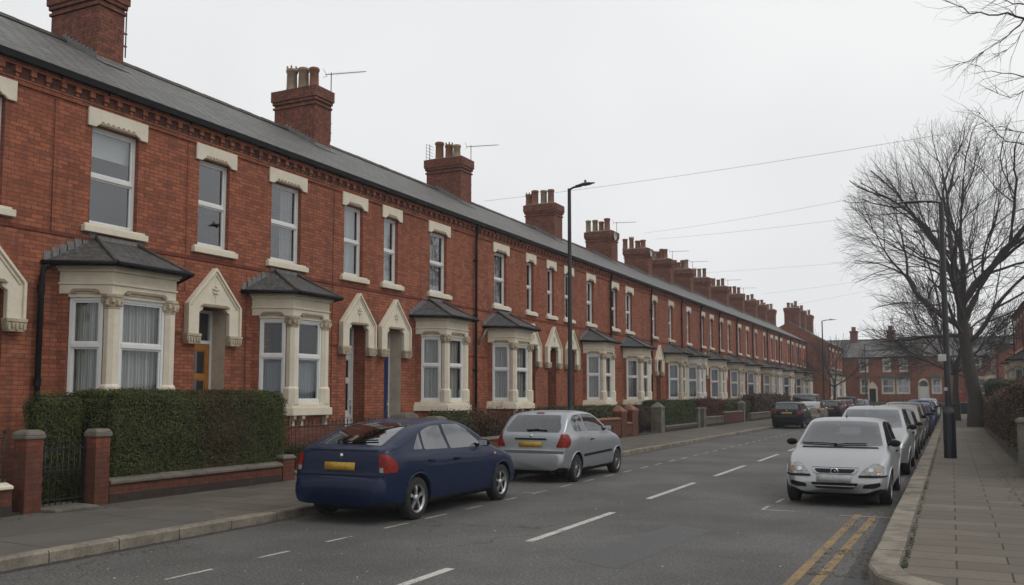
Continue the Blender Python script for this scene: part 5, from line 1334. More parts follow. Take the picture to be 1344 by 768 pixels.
# ------------------------------------------------------------------ gardens, walls, hedges
def leafy(name, regions, label, mat, cat='hedge', n=20000, size=.035, core=True, seed=1, loose=0.04, group=None, wob=.05, stems=None):
    """clipped hedge: dark twiggy core plus thousands of separate leaf faces round its surface; regions = boxes"""
    rnd = random.Random(seed)
    t = thing(name, label, cat, ((regions[0][0]+regions[0][1])/2, (regions[0][2]+regions[0][3])/2, regions[0][4]), 0, group)
    off = t.location
    b = MB(); k = loose
    for (x0, x1, y0, y1, z0, z1) in regions:
        nx, ny, nz_ = max(2, int((x1-x0)/.15)), max(2, int((y1-y0)/.15)), max(2, int((z1-z0)/.15))
        def P(i, j, l):
            p = Vector((x0+(x1-x0)*i/nx, y0+(y1-y0)*j/ny, z0+(z1-z0)*l/nz_))
            c = Vector(((x0+x1)/2, (y0+y1)/2, (z0+z1)/2)); d = noise.noise(p*2.2)*wob
            q = c+(p-c)*Vector((1, 1, 1)).length/sqrt(3); s_ = Vector((1 if i == nx else -1 if i == 0 else 0, 1 if j == ny else -1 if j == 0 else 0, 1 if l == nz_ else 0))
            # rounded edges
            e = sum(1 for v in s_ if v)
            q = p-s_*(.05+.08*max(0, e-1))+s_*d
            return q-off
        def quad(f): b.add([f(0, 0), f(1, 0), f(1, 1), f(0, 1)], [(0, 1, 2, 3)])
        for j in range(ny):
            for l in range(nz_):
                for i in (0, nx): b.add([P(i, j, l), P(i, j+1, l), P(i, j+1, l+1), P(i, j, l+1)], [(0, 1, 2, 3)], 0, True)
        for i in range(nx):
            for l in range(nz_):
                for j in (0, ny): b.add([P(i, j, l), P(i+1, j, l), P(i+1, j, l+1), P(i, j, l+1)], [(0, 1, 2, 3)], 0, True)
            for j in range(ny): b.add([P(i, j, nz_), P(i+1, j, nz_), P(i+1, j+1, nz_), P(i, j+1, nz_)], [(0, 1, 2, 3)], 0, True)
    b.build('branches', HCORE, t)
    b = MB(); tot = sum((r[1]-r[0])*(r[3]-r[2])+2*((r[1]-r[0])+(r[3]-r[2]))*(r[5]-r[4]) for r in regions)
    for r in regions:
        x0, x1, y0, y1, z0, z1 = r
        a = [((x1-x0)*(y1-y0), 't'), ((y1-y0)*(z1-z0)*1.3, 'e'), ((y1-y0)*(z1-z0)*.35, 'w'), ((x1-x0)*(z1-z0), 's'), ((x1-x0)*(z1-z0)*.4, 'n')]
        sm = sum(v for v, _ in a); m = int(n*((x1-x0)*(y1-y0)+2*((x1-x0)+(y1-y0))*(z1-z0))/tot)
        for _ in range(m):
            q = rnd.random()*sm
            for v, f in a:
                q -= v
                if q <= 0: break
            p = Vector((rnd.uniform(x0, x1), rnd.uniform(y0, y1), z0+(z1-z0)*rnd.random()))
            nn = {'t': (0, 0, 1), 'e': (1, 0, 0), 'w': (-1, 0, 0), 's': (0, -1, 0), 'n': (0, 1, 0)}[f]; nn = Vector(nn)
            if f == 't': p.z = z1
            elif f == 'e': p.x = x1
            elif f == 'w': p.x = x0
            elif f == 's': p.y = y0
            else: p.y = y1
            edge = 0
            for c, lo, hi in ((p.x, x0, x1), (p.y, y0, y1), (p.z, z0, z1)):
                if c > hi-.12 or (c < lo+.12 and lo != z0): edge += 1
            cc = Vector(((x0+x1)/2, (y0+y1)/2, (z0+z1)/2))
            p += nn*(noise.noise(p*2.2)*wob+noise.noise(p*9)*wob*.5-rnd.random()**1.5*.06*(1+k*8)+(k*rnd.random()**3))
            if edge > 1: p += (cc-p).normalized()*.09*(edge-1)
            if p.z < z0+.03 and f != 't' and rnd.random() < .6: p.z += rnd.random()*.2
            d = (nn+Vector((rnd.gauss(0, .7), rnd.gauss(0, .7), rnd.gauss(.2, .7)))).normalized()
            u = d.orthogonal().normalized(); u.rotate(Matrix.Rotation(rnd.random()*6.28, 3, d)); v_ = d.cross(u)
            s_ = size*rnd.uniform(.6, 1.35); p -= off
            b.add([p-u*s_*.5, p+v_*s_*.32, p+u*s_*.5, p-v_*s_*.32], [(0, 1, 2, 3)])
    b.build('leaves', mat, t)
    return t
def bush(name, c, r, label, mat, n=5000, size=.05, seed=1, cat='shrub', nst=26, group=None, twig=True):
    rnd = random.Random(seed); t = thing(name, label, cat, (c[0], c[1], c[2]), 0, group)
    b = MB()
    tips = []
    for i in range(nst):
        a = rnd.random()*6.28; q = rnd.random()**.6; tp = Vector((r[0]*q*cos(a), r[1]*q*sin(a), r[2]*rnd.uniform(.55, 1.)*(1-.35*q*q)))
        m1 = Vector((tp.x*.35, tp.y*.35, tp.z*.5)); pts = [Vector((tp.x*.1, tp.y*.1, 0)), m1, tp]
        b.tube(pts, [.02, .012, .004], 4); tips.append((m1, tp))
        for _ in range(5):
            s_ = m1.lerp(tp, rnd.random()); e = s_+Vector((rnd.gauss(0, .18)*r[0], rnd.gauss(0, .18)*r[1], rnd.random()*.3*r[2])); b.tube([s_, e], [.007, .002], 3); tips.append((s_, e))
    b.build('stems', TWIG, t)
    b = MB()
    for i in range(n):
        s_, e = rnd.choice(tips); p = s_.lerp(e, rnd.random()**.6)+Vector([rnd.gauss(0, .05*v+.02) for v in (1, 1, 1)])
        if p.z < 0: continue
        d = Vector((rnd.gauss(0, 1), rnd.gauss(0, 1), rnd.gauss(.4, 1))).normalized(); u = d.orthogonal().normalized(); v_ = d.cross(u); z = size*rnd.uniform(.6, 1.3)
        b.add([p-u*z*.5, p+v_*z*.3, p+u*z*.5, p-v_*z*.3], [(0, 1, 2, 3)])
    b.build('leaves', mat, t); return t
def gwall(y0, y1, h, label, m=BRW, cop=GREYST, ch=.09, x=WX, th=.24, plinth=True, over=.04, pier=None, cs=None):
    t = thing('garden_wall', label, 'wall', (x, y0, KH-.02))
    d = 1 if x < 0 else -1       # thickness runs away from the street
    xa, xb = sorted((0, -d*th)); l = y1-y0; g = KH-.02
    b = MB(); b.box(xa, xb, 0, l, 0, h-ch-g); b.build('brickwork', m, t)
    if plinth: b = MB(); b.box(xa-(.012 if d < 0 else .002), xb+(.012 if d > 0 else .002), .003, l-.003, 0, .16); b.build('plinth', BRB, t)
    b = MB(); k = max(1, int(l/.9))
    for i in range(k):
        ya, yb = l*i/k+.003, l*(i+1)/k-.003
        b.prismy([(xa-over, h-ch-g), (xb+over, h-ch-g), (xb+over, h-ch*.5-g), ((xa+xb)/2, h-g), (xa-over, h-ch*.5-g)], ya, yb)
    b.build('coping', cop, t, .008); return t
def gpier(y0, y1, h, label, m=BRW, capm=GREYST, cap='flat', x=WX, w_=.38, name='gate_pier', grp=None, caph=.12):
    t = thing(name, label, 'gate pier', (x, (y0+y1)/2, KH-.02), 0, grp); l = (y1-y0)/2; g = KH-.02
    d = 1 if x < 0 else -1; xa, xb = sorted((.02*d, .02*d-d*w_))
    b = MB(); b.box(xa, xb, -l, l, 0, h-caph-g); b.build('shaft', m, t, .006)
    b = MB(); e = .022; hz = h-caph-g
    p = [(xa-e, -l-e), (xb+e, -l-e), (xb+e, l+e), (xa-e, l+e)]; c = ((xa+xb)/2, 0)
    def sc(f): return [(c[0]+(a-c[0])*f, q*f) for a, q in p]
    if cap == 'flat': b.prism(p, hz, hz+caph*.55); b.prism(p, hz+caph*.55, hz+caph, 0, sc(.75))
    elif cap == 'round':
        b.prism(p, hz, hz+caph*.4, 0, sc(1.03)); b.prism(sc(1.03), hz+caph*.4, hz+caph*.8, 0, sc(.9)); b.prism(sc(.9), hz+caph*.8, hz+caph, 0, sc(.6))
    else: b.prism(p, hz, hz+caph*.25); b.prism(p, hz+caph*.25, hz+caph*1.1, 0, sc(.12))
    b.build('cap', capm, t, .01); return t
def rails(y0, y1, z0, z1, label, x=WX-.12, name='iron_railing', step=.115, cat='railing', arch=0, gate=False):
    t = thing(name, label, cat, (x, y0, z0)); l = y1-y0; hh = z1-z0
    b = MB(); b.box(-.012, .012, 0, l, .08, .105); b.box(-.012, .012, 0, l, hh-.14, hh-.115)
    if gate: b.box(-.015, .015, 0, .03, 0, hh); b.box(-.015, .015, l-.03, l, 0, hh); b.box(-.012, .012, .03, l-.03, hh*.52, hh*.52+.02)
    b.build('rail', BLACK, t)
    k = int(l/step)
    for i in range(k+1):
        yy = l*i/k if not gate else .03+(l-.06)*(i+.5)/(k+1)
        b = MB(); b.tube([(0, yy, 0), (0, yy, hh-.05)], .0085, 6); b.lathe([(.0085, -.05), (.018, -.03), (.001, .03)], (0, yy, hh-.02), 'z', 6); b.build('bar', BLACK, t)
    return t
gwall(2.5, 8.26, .58, 'low brick garden wall with a cream stone coping at the left edge', cop=STONE)
rails(2.6, 8.2, .58, 1.32, 'black iron railing on the cream coped wall at the left edge', x=WX-.12)
gpier(8.43, 8.70, 1.29, 'soot stained brick gate pier with rounded grey cap, left of the iron gate', cap='round', caph=.13, w_=.27)
gpier(9.58, 9.84, 1.27, 'slimmer brick gate pier with flat grey cap at the near end of the big hedge', cap='flat', w_=.24)
rails(8.72, 9.56, .16, 1.12, 'narrow black iron garden gate between the two near brick piers', x=WX-.2, name='garden_gate', cat='gate', gate=True)
t = thing('threshold_slab', 'worn mossy stone slab under the narrow iron gate', 'step', (-11.6, 9.07, KH)); b = MB(); b.prism([(-.55, -.42), (.22, -.36), (.24, .34), (-.55, .42)], -.0, .05); b.build('slab', GREYST, t, .01)
gwall(9.86, 13.84, .51, 'low red brick garden wall with grey coping under the big clipped hedge', ch=.10)
leafy('hedge', [(-13.0, -11.80, 9.9, 14.18, .40, 1.85), (-12.65, -12.3, 8.98, 9.92, .15, 1.83)], 'big clipped dark green privet hedge with a reddish patch behind the low brick wall', LEAFP, n=100000, size=.026, seed=3)
gpier(13.86, 14.2, .62, 'short brick end pier between the big hedge wall and the iron railing', cap='flat', w_=.3, caph=.08)
gwall(14.2, 18.2, .30, 'very low stone kerb wall carrying the iron railing behind the navy car', m=GREYST, plinth=False, ch=.06)
rails(14.25, 18.2, .30, 1.28, 'black iron railing with spiked bars behind the navy liftback', step=.13)
leafy('shrub', [(-12.6, -12.05, 14.5, 17.8, .15, .72)], 'low dark green plants behind the iron railing', LEAF, cat='shrub', n=9000, size=.04, seed=8, wob=.1, loose=.1)
gpier(18.2, 18.75, 1.36, 'pale rough stone gate pier with bulky cap beside the white door', m=GREYST, capm=GREYST, cap='round', caph=.22, w_=.42)
gpier(19.7, 20.1, 1.25, 'stone gate pier straight before the dark blue front door', m=GREYST, capm=GREYST, cap='round', caph=.16, w_=.4)
gwall(20.1, 29.9, .62, 'low brick garden wall behind the silver hatchback with shrubs over it')
leafy('hedge', [(-12.7, -12.0, 20.6, 22.2, .3, 1.30)], 'small dark hedge whose top shows above the navy car roof', LEAF, n=7000, size=.045, seed=9, wob=.1, loose=.1)
bush('shrub', (-12.35, 23.7, .2), (.75, 1.9, 1.25), 'sparse shrub with reddish and green leaves above the silver hatchback', LEAFR, n=9000, size=.05, seed=4, nst=60)
bush('shrub', (-12.4, 26.6, .2), (.6, 1.3, 1.05), 'thin green leaved shrub to the right of the reddish shrub', LEAFG, n=4500, size=.05, seed=5, nst=40)
gwall(29.9, 33.75, .93, 'chest high brick garden wall with buff coping before the dark hedge', cop=TERRA)
leafy('hedge', [(-13.2, -12.0, 28.6, 36.6, .3, 1.32)], 'dark green hedge beyond the silver hatchback behind the buff coped wall', LEAF, n=26000, size=.05, seed=6, wob=.1, loose=.08)
PG = 'pair of red brick gate piers with pointed caps'
gpier(33.8, 34.45, 1.36, 'nearer of the two red brick gate piers with pointed buff caps', m=BRW, capm=TERRA, cap='point', caph=.26, w_=.5, grp=PG)
gpier(35.15, 35.9, 1.40, 'farther of the two red brick gate piers with pointed buff caps', m=BRW, capm=TERRA, cap='point', caph=.26, w_=.5, grp=PG)
gwall(34.45, 35.15, .72, 'short low brick wall joining the two pointed brick piers', cop=TERRA)
bush('shrub', (-12.2, 37.6, .15), (.6, 1.7, 1.25), 'bare brown twiggy shrub right of the pointed brick piers', LEAFR, n=3500, size=.04, seed=7, nst=110)
gpier(39.2, 39.75, 1.45, 'grey stone gate pier with pointed cap left of the green hedge with grey wall', m=GREYST, capm=GREYST, cap='point', caph=.26, w_=.5)
gwall(39.8, 45.6, .42, 'low grey stone wall under the mid distance green hedge', m=GREYST)
leafy('hedge', [(-12.9, -11.78, 39.9, 45.7, .38, 1.52)], 'mid green clipped hedge on the low grey stone wall', LEAFG, n=26000, size=.055, seed=10, wob=.08)
PS = 'pair of dark stone gate piers'
gpier(45.75, 46.15, 1.15, 'nearer dark stone gate pier at the far end of the mid green hedge', m=GREYST, capm=GREYST, cap='flat', w_=.42, grp=PS)
gpier(46.9, 47.4, 1.15, 'farther dark stone gate pier before the red brown bush', m=GREYST, capm=GREYST, cap='round', w_=.42, grp=PS)
gwall(47.4, 51.6, .66, 'grey stone garden wall under the red brown bush', m=GREYST)
leafy('hedge', [(-12.8, -11.95, 47.2, 52.6, .5, 1.50)], 'loose red brown hedge above a grey stone wall', LEAFRR, n=17000, size=.06, seed=12, wob=.16, loose=.16)
gwall(51.7, 56.8, .85, 'red brick garden wall directly right of the red brown hedge')
leafy('hedge', [(-13.0, -12.2, 53, 61.5, .3, 1.42)], 'dark untidy hedge behind the red brick wall, left of the dark navy hatchback', LEAF, n=13000, size=.07, seed=13, wob=.2, loose=.15)
gpier(57.0, 57.5, 1.45, 'dark stone gate pier right of the plain red brick wall', m=GREYST, capm=GREYST, cap='point', caph=.2, w_=.42)
gwall(59.3, 66.4, .66, 'grey stone wall ending behind the dark navy hatchback', m=GREYST)
gwall(67.5, 80, .8, 'far brick garden wall hidden mostly by the parked cars')
gwall(81.2, 101, .8, 'farthest brick garden wall of the left terrace')
leafy('hedge', [(-13.0, -12.1, 62.5, 78, .3, 1.75)], 'far dark hedge rising above the parked cars on the left', LEAFR, n=9000, size=.1, seed=14, wob=.25, loose=.2)
# right hand side: brown hedge on a low stone wall
gwall(21.6, 47.6, .50, 'low stone wall under the long brown hedge on the right', m=DKST, x=1.42, cop=DKST, plinth=False, over=.01)
leafy('hedge', [(1.38, 2.5, 21.7, 28.0, .42, 2.10), (1.36, 2.5, 28.0, 37, .42, 1.90), (1.34, 2.5, 37, 47.4, .42, 1.62)], 'long hedge of brown and russet leaves along the right pavement', LEAFR, n=60000, size=.05, seed=15, wob=.14, loose=.10)
leafy('hedge', [(1.52, 2.6, 20.9, 24.4, .5, 2.16)], 'green leaved near end of the right hand hedge at the photo edge', LEAF, n=9000, size=.05, seed=16, wob=.14, loose=.12)
gpier(21.0, 21.5, 1.33, 'dark stone gate post at the right edge before the brown hedge', m=GREYST, capm=GREYST, cap='round', x=1.22, w_=.4, caph=.12)
gwall(12.0, 21.0, .5, 'low stone wall beyond the right edge of the photo', m=GREYST, x=1.6)
leafy('hedge', [(1.75, 3.4, 52, 60, .2, 2.55)], 'rounded dark green hedge beyond the brown hedge on the right', LEAF, n=14000, size=.07, seed=17, wob=.22)
gwall(47.7, 72, .75, 'far low stone wall on the right beyond the tree', m=GREYST, x=1.5)
# leaf litter and moss along the edges
def litter(name, x0, x1, y0, y1, n, z, label, sz=.03, bias=0, seed=1, m=LITTER):
    rnd = random.Random(seed); b = MB()
    for _ in range(n):
        q = rnd.random()**(1+bias*2); x = x0+(x1-x0)*q; y = y0+(y1-y0)*rnd.random()**1.6
        if noise.noise(Vector((x*1.5, y*.8, 3))) < -.12 and rnd.random() < .75: continue
        a = rnd.random()*6.28; s_ = sz*rnd.uniform(.4, 1.2); tz = rnd.uniform(-.4, .4)*s_
        b.add([(x+s_*cos(a), y+s_*sin(a), z+.004+abs(tz)*.5), (x-s_*.4*sin(a), y+s_*.4*cos(a), z+.003), (x-s_*cos(a), y-s_*sin(a), z+.004+abs(tz)), (x+s_*.4*sin(a), y-s_*.4*cos(a), z+.006)], [(0, 1, 2, 3)])
    o = b.build(name, m); o['kind'] = 'stuff'; o['label'] = label; o['category'] = 'litter'; return o
litter('fallen_leaves', -.82, -1.35, 9.5, 40, 4200, .002, 'dark dead leaves and grit gathered in the right gutter', .024, .5, 1)
litter('fallen_leaves', 1.40, .75, 12.2, 46, 2200, KH+.002, 'dead leaves along the foot of the right hand hedge', .03, .8, 2)
litter('fallen_leaves', KX+.02, KX+.6, 4, 30, 900, .002, 'scattered dead leaves in the left gutter', .028, .8, 3)
litter('fallen_leaves', -11.66, -11.2, 6, 40, 1500, KH+.005, 'moss and dead leaves along the foot of the left garden walls', .022, .8, 4, MOSS)
litter('loose_stones', -8.3, -1.5, 5, 22, 320, .002, 'few pale leaves and grit scattered on the road', .018, 0, 5, STONE2)
litter('moss', -.50, -.44, 9.6, 40, 2200, KH+.001, 'moss growing in the joint behind the right kerb', .016, 0, 6, MOSS)
# ------------------------------------------------------------------ trees
def grow(b, p, d, ln, r, lev, mx, rnd, spread, up=.12, minr=.006, out_=None, seg=4, kids_=None, curve=.10, env=None):
    pts = [p.copy()]; rs = [r]; q = p.copy(); dd = d.copy(); nseg = seg
    for i in range(nseg):
        dd = (dd+Vector((rnd.gauss(0, curve), rnd.gauss(0, curve), rnd.gauss(0, curve)+up*.25))).normalized()
        q = q+dd*ln/nseg
        if env:
            e_ = sqrt(((q.x-env[0])/env[3])**2+((q.y-env[1])/env[4])**2+((q.z-env[2])/env[5])**2)
            if e_ > 1+rnd.uniform(-.10, .10): break
            if lev > 0: dd = (dd+(Vector(((q.x-env[0])/env[3], (q.y-env[1])/env[4], (q.z-env[2])/env[5]))*.10)).normalized()
        pts.append(q.copy()); rs.append(max(minr*.7, r*(1-.45*(i+1)/nseg)))
    if len(pts) < 2: return
    nseg = len(pts)-1
    if env and nseg < (seg if lev < 3 else 2): mx = min(mx, lev+1)
    sides = 8 if lev == 0 else 6 if lev <= 1 else 4 if lev <= 3 else 3
    b.tube(pts, rs, sides, 0, False)
    if lev >= mx: return
    k = (kids_[lev] if kids_ else 3)
    for i in range(k):
        f = rnd.uniform(.35, 1.0) if i else 1.0
        j = min(nseg-1, int(f*nseg)); a = pts[j].lerp(pts[j+1], f*nseg-j) if j < nseg else pts[-1]
        if i == 0: a = pts[-1]
        ang = rnd.uniform(.25, .62)*spread if i else rnd.uniform(.05, .3)
        ax = dd.orthogonal().normalized(); ax.rotate(Matrix.Rotation(rnd.random()*6.28, 3, dd))
        nd = (dd*cos(ang)+ax*sin(ang)+Vector((0, 0, up*.5))).normalized()
        rr = max(minr, (r*.55)*(.95 if i == 0 else rnd.uniform(.55, .85)))
        grow(b, a, nd, ln*rnd.uniform(.62, .86), rr, lev+1, mx, rnd, spread, up, minr, out_, max(2, seg-1) if lev < 3 else 2, kids_, curve, env)
def tree(base, trunk, limbs, label, mx, kids_, seed, spread=1., minr=.008, up=.1, cat='tree', grp=None, curve=.1, tr=.38, env=None):
    """trunk: list of points (relative), limbs: list of (start point, direction, length, radius)"""
    rnd = random.Random(seed); t = thing('bare_tree', label, cat, base, 0, grp)
    b = MB(); n = len(trunk); pts = [Vector(p) for p in trunk]
    rs = [tr*(1-.38*i/(n-1)) for i in range(n)]; rs[0] = tr*1.35
    # finer trunk with knobbly girth
    P2 = []; R2 = []
    for i in range(n-1):
        for k in range(4): f = k/4; P2.append(pts[i].lerp(pts[i+1], f)); R2.append((rs[i]*(1-f)+rs[i+1]*f)*(1+.05*noise.noise(Vector((i*3.1+f*2, seed, 0)))))
    P2.append(pts[-1]); R2.append(rs[-1]); b.tube(P2, R2, 14, 0, False); b.build('trunk', BARK, t)
    b = MB()
    for (s_, d, ln, r) in limbs: grow(b, Vector(s_), Vector(d).normalized(), ln, r, 0, mx, rnd, spread, up, minr, None, 6, kids_, curve, env)
    b.build('crown', TWIG, t); return t
TG = 'bare winter trees'
tree((1.2, 54, KH), [(0, 0, 0), (-.05, 0, 1.5), (-.3, 0, 3.2), (-.5, 0, 5.2), (-.55, 0, 6.6)],
     [((-.5, 0, 5.2), (-.85, .2, .80), 3.8, .17), ((-.5, 0, 6.2), (-.45, -.2, 1.), 4.2, .20), ((-.55, 0, 6.5), (-.14, .25, 1.), 4.4, .22), ((-.5, 0, 6.3), (.20, -.1, 1.), 4.4, .22), ((-.5, 0, 6.4), (.02, -.35, 1.), 4.2, .18),
      ((-.45, 0, 5.6), (.60, .1, 1.), 4.2, .18), ((-.35, 0, 4.4), (.9, -.2, .85), 3.6, .14), ((-.5, 0, 5.6), (.1, .9, .9), 3.6, .15), ((-.5, 0, 5.6), (-.2, -.9, .9), 3.6, .15), ((-.45, 0, 4.8), (-1.0, .2, .42), 3.2, .12), ((-.45, 0, 4.9), (-.7, -.8, .6), 3.0, .11)],
     'big bare tree on the right pavement, its wide crown against the sky', 6, [5, 4, 4, 4, 3, 1], 5, 1.25, .0052, .06, grp=TG, curve=.12, tr=.40, env=(-.4, 0, 10.0, 6.5, 6.0, 6.9))
tree((.25, 67, KH), [(0, 0, 0), (0, 0, 2), (.1, 0, 3.4)],
     [((.1, 0, 3.2), (-.8, .1, .9), 2.6, .12), ((.1, 0, 3.4), (-.25, 0, 1.), 2.8, .13), ((.1, 0, 3.4), (.3, .1, 1.), 2.7, .12), ((.1, 0, 3.2), (.9, 0, .8), 2.3, .1), ((.1, 0, 3.), (-1., -.3, .5), 2.4, .10), ((.1, 0, 3.2), (0, -.9, .8), 2.2, .1)],
     'smaller dense bare tree behind the right hand street lamp', 4, [5, 5, 4, 4], 9, 1.15, .011, .02, grp=TG, tr=.22)
tree((1.4, 82, KH), [(0, 0, 0), (0, 0, 2), (0, 0, 3.4)],
     [((0, 0, 3.2), (-.8, .1, .9), 2.6, .12), ((0, 0, 3.4), (-.1, 0, 1.), 2.8, .13), ((0, 0, 3.2), (.8, 0, .8), 2.5, .12), ((0, 0, 3.), (-1., -.3, .5), 2.4, .10)],
     'farthest bare tree behind the big trunk on the right', 4, [5, 4, 4, 4], 12, 1.15, .014, .02, grp=TG, tr=.22)
tree((-10.3, 93.5, KH), [(0, 0, 0), (0, 0, 1.6), (.05, 0, 2.9)],
     [((0, 0, 2.4), (-.9, .1, .8), 2.0, .08), ((.05, 0, 2.9), (-.25, 0, 1.), 2.0, .09), ((.05, 0, 2.9), (.3, .1, 1.), 2.0, .09), ((0, 0, 2.5), (.9, 0, .8), 2.0, .08), ((0, 0, 2.6), (0, -.9, .8), 1.7, .07)],
     'small bare tree by the far end of the left terrace', 3, [5, 5, 5], 21, 1.1, .014, .05, grp=TG, tr=.16)
# near tree outside the frame: its branches reach in at the top right
t = thing('bare_tree', 'near bare tree reaching in at the top right corner with thin drooping branches', 'tree', (4.6, 20, .1), 0, TG)
b = MB(); tp = [Vector((0, 0, 0)), Vector((0, 0, 3)), Vector((-.1, 0, 6)), Vector((.1, 0, 9)), Vector((.1, 0, 12))]; b.tube(tp, [.34, .25, .2, .15, .08], 12, 0, False); b.build('trunk', BARK, t)
rnd = random.Random(31); b = MB()
def limb(pts, r0, subs, r1=.006):
    pts = [Vector(p)-Vector((4.6, 20, .1)) for p in pts]; n = len(pts)
    P2 = [pts[0]]
    for a, c in zip(pts[:-1], pts[1:]):
        for k in (1, 2, 3): P2.append(a.lerp(c, k/3)+Vector((rnd.gauss(0, .012), rnd.gauss(0, .03), rnd.gauss(0, .018))))
    P2[-1] = pts[-1]
    m = len(P2); b.tube(P2, [r0+(r1-r0)*(i/(m-1))**.7 for i in range(m)], 6, 0, False)
    for _ in range(subs):
        f = rnd.uniform(.25, .98); i = min(m-2, int(f*(m-1))); a = P2[i]; d = (P2[i+1]-P2[i]).normalized()
        nd = (d+Vector((rnd.gauss(-.1, .35), rnd.gauss(0, .5), rnd.gauss(-.15, .5)))).normalized()
        grow(b, a, nd, rnd.uniform(.15, .5), .0055, 2, 4, rnd, 1.1, -.03, .0022, None, 3, [0, 0, 2, 1], .16)
def q3(px, py, yy):   # real point at distance yy whose direction was read off the photo once
    return PIX(px, py, yy)
def PIX(px, py, yy):
    x = (px-672)/F; y = -(py-384-SHP)/F
    fy = cos(PIT)-y*sin(PIT); fz = sin(PIT)+y*cos(PIT)
    r = (x*cos(YAW)-fy*sin(YAW), x*sin(YAW)+fy*cos(YAW), fz); k = yy/r[1]
    return (r[0]*k, yy, H+r[2]*k)
limb([(4.6, 20, 8.6), (3.2, 19.6, 9.0), PIX(1344, 25, 19), PIX(1310, 18, 18.8), PIX(1275, 17, 18.6), PIX(1240, 0, 18.5)], .04, 22, .005)
limb([PIX(1344, 25, 19), PIX(1325, 45, 18.9), PIX(1292, 67, 18.6), PIX(1275, 80, 18.5), PIX(1254, 86, 18.4)], .016, 12, .003)
limb([(4.6, 20, 7.0), PIX(1400, 80, 19.6), PIX(1344, 101, 19.4), PIX(1300, 95, 19.2), PIX(1280, 85, 19)], .022, 10, .003)
limb([(4.6, 20, 6.6), PIX(1400, 90, 20.3), PIX(1344, 120, 20.2), PIX(1325, 128, 20), PIX(1283, 109, 19.8)], .022, 10, .003)
limb([(4.6, 20, 6.2), PIX(1400, 190, 20.6), PIX(1344, 190, 20.5), PIX(1320, 186, 20.3), PIX(1305, 170, 20), PIX(1278, 140, 19.9)], .026, 11, .003)
limb([PIX(1360, 180, 20.5), PIX(1330, 172, 20.4), PIX(1308, 165, 20.2), PIX(1296, 178, 20.1)], .012, 7, .003)
limb([(4.6, 20, 9.8), PIX(1400, -20, 19.8), PIX(1344, 6, 19.5), PIX(1322, 2, 19.2), PIX(1290, -12, 19)], .03, 12, .004)
limb([PIX(1380, 20, 19.3), PIX(1344, 40, 19.2), PIX(1330, 60, 19), PIX(1305, 75, 18.8)], .011, 8, .003)
b.build('crown', TWIG, t)
# ------------------------------------------------------------------ street furniture
LAMPM = simple('lamp_post_black', (.018, .020, .024), .45, nscale=4, var=.3)
LAMPG = simple('lamp_head_grey', (.10, .10, .105), .5)
def lamp(x, y, h, label, ang, hl=.8, base=.11, r=.06, sign=False):
    t = thing('street_lamp', label, 'street lamp', (x, y, KH), 0, 'street lamps')
    b = MB(); b.lathe([(base, 0), (base, 1.18), (base*.97, 1.23), (r*1.1, 1.30), (r, 1.4), (r*.72, h-.1), (r*.72, h)], (0, 0, 0), 'z', 16); b.box(-.05, .05, -base-.004, -base+.02, .35, .95); b.build('post', LAMPM, t)
    b = MB(); c, s_ = cos(ang), sin(ang)
    b.tube([(0, 0, h-.03), (c*.12, s_*.12, h+.02), (c*.34, s_*.34, h+.03)], .028, 8); b.build('arm', LAMPM, t)
    b = MB(); n = 9; vs = []
    for i in range(n+1):
        f = i/n; w_ = .11*sin(pi*min(.93, max(.13, f)))**.6; d = .2+hl*f
        zc = h+.045+.02*f; th = .05*sin(pi*min(.9, max(.15, f)))
        for k in range(12):
            a = 2*pi*k/12; o = w_*cos(a); vs.append((c*d-s_*o, s_*d+c*o, zc+th*sin(a)*(1.0 if sin(a) > 0 else .6)))
    b.add(vs, [(i*12+k, i*12+(k+1) % 12, (i+1)*12+(k+1) % 12, (i+1)*12+k) for i in range(n) for k in range(12)], 0, True)
    hd = b.build('lamp_head', LAMPG, t)
    b = MB(); b.lathe([(.03, .0), (.03, .05), (.02, .07), (0, .07)], (c*(.2+hl*.5), s_*(.2+hl*.5), h+.10), 'z', 10); b.build('sensor', LAMPG, hd)
    return t
lamp(-8.46, 20.65, 6.84, 'tall black street lamp on the left pavement behind the silver hatchback', -.1, .5)
rl = lamp(-.08, 26.8, 6.90, 'street lamp on the right pavement with a small white sign', pi+.06, 1.0, base=.155, r=.085)
t = thing('parking_sign', 'small white square parking sign on the right hand street lamp', 'sign', (-.17, 26.68, 2.78))
b = MB(); b.box(-.12, .08, -.012, 0, -.09, .10); b.build('plate', simple('sign_white', (.55, .55, .55), .5), t, .005)
b = MB()
for i, (a, c) in enumerate([(-.06, .0), (-.06, -.01), (-.05, -.01)]): b.box(a, c, -.016, -.0125, .03-.035*i, .045-.035*i)
b.box(-.075, -.06, -.016, -.0125, -.05, .05); b.build('faint_print', simple('sign_grey', (.42, .42, .43), .6), t)
b = MB(); b.lathe([(.075, -.02), (.075, .02)], (.07, .12, .0), 'z', 12); b.build('clamp', LAMPG, t)
t = thing('post_sticker', 'tiny white sticker low on the right hand street lamp post', 'sticker', (-.13, 26.70, 1.95)); b = MB(); b.box(-.04, .04, -.012, -.004, -.045, .045); b.build('sticker', simple('sticker_white', (.5, .5, .5), .6), t)
lamp(-8.95, 74.0, 7.5, 'thin street lamp at the far end of the left row of cars', 0, .9)
lamp(-8.95, 112.0+.6, 7.6, 'farthest street lamp, seen before the houses closing the street', 0, .9)
t = thing('bollard', 'short black post beyond the right hand street lamp', 'post', (-.28, 42.0, KH)); b = MB(); b.lathe([(.075, 0), (.075, 1.2), (.06, 1.26), (0, 1.27)], (0, 0, 0), 'z', 12); b.build('post', BLACK, t)
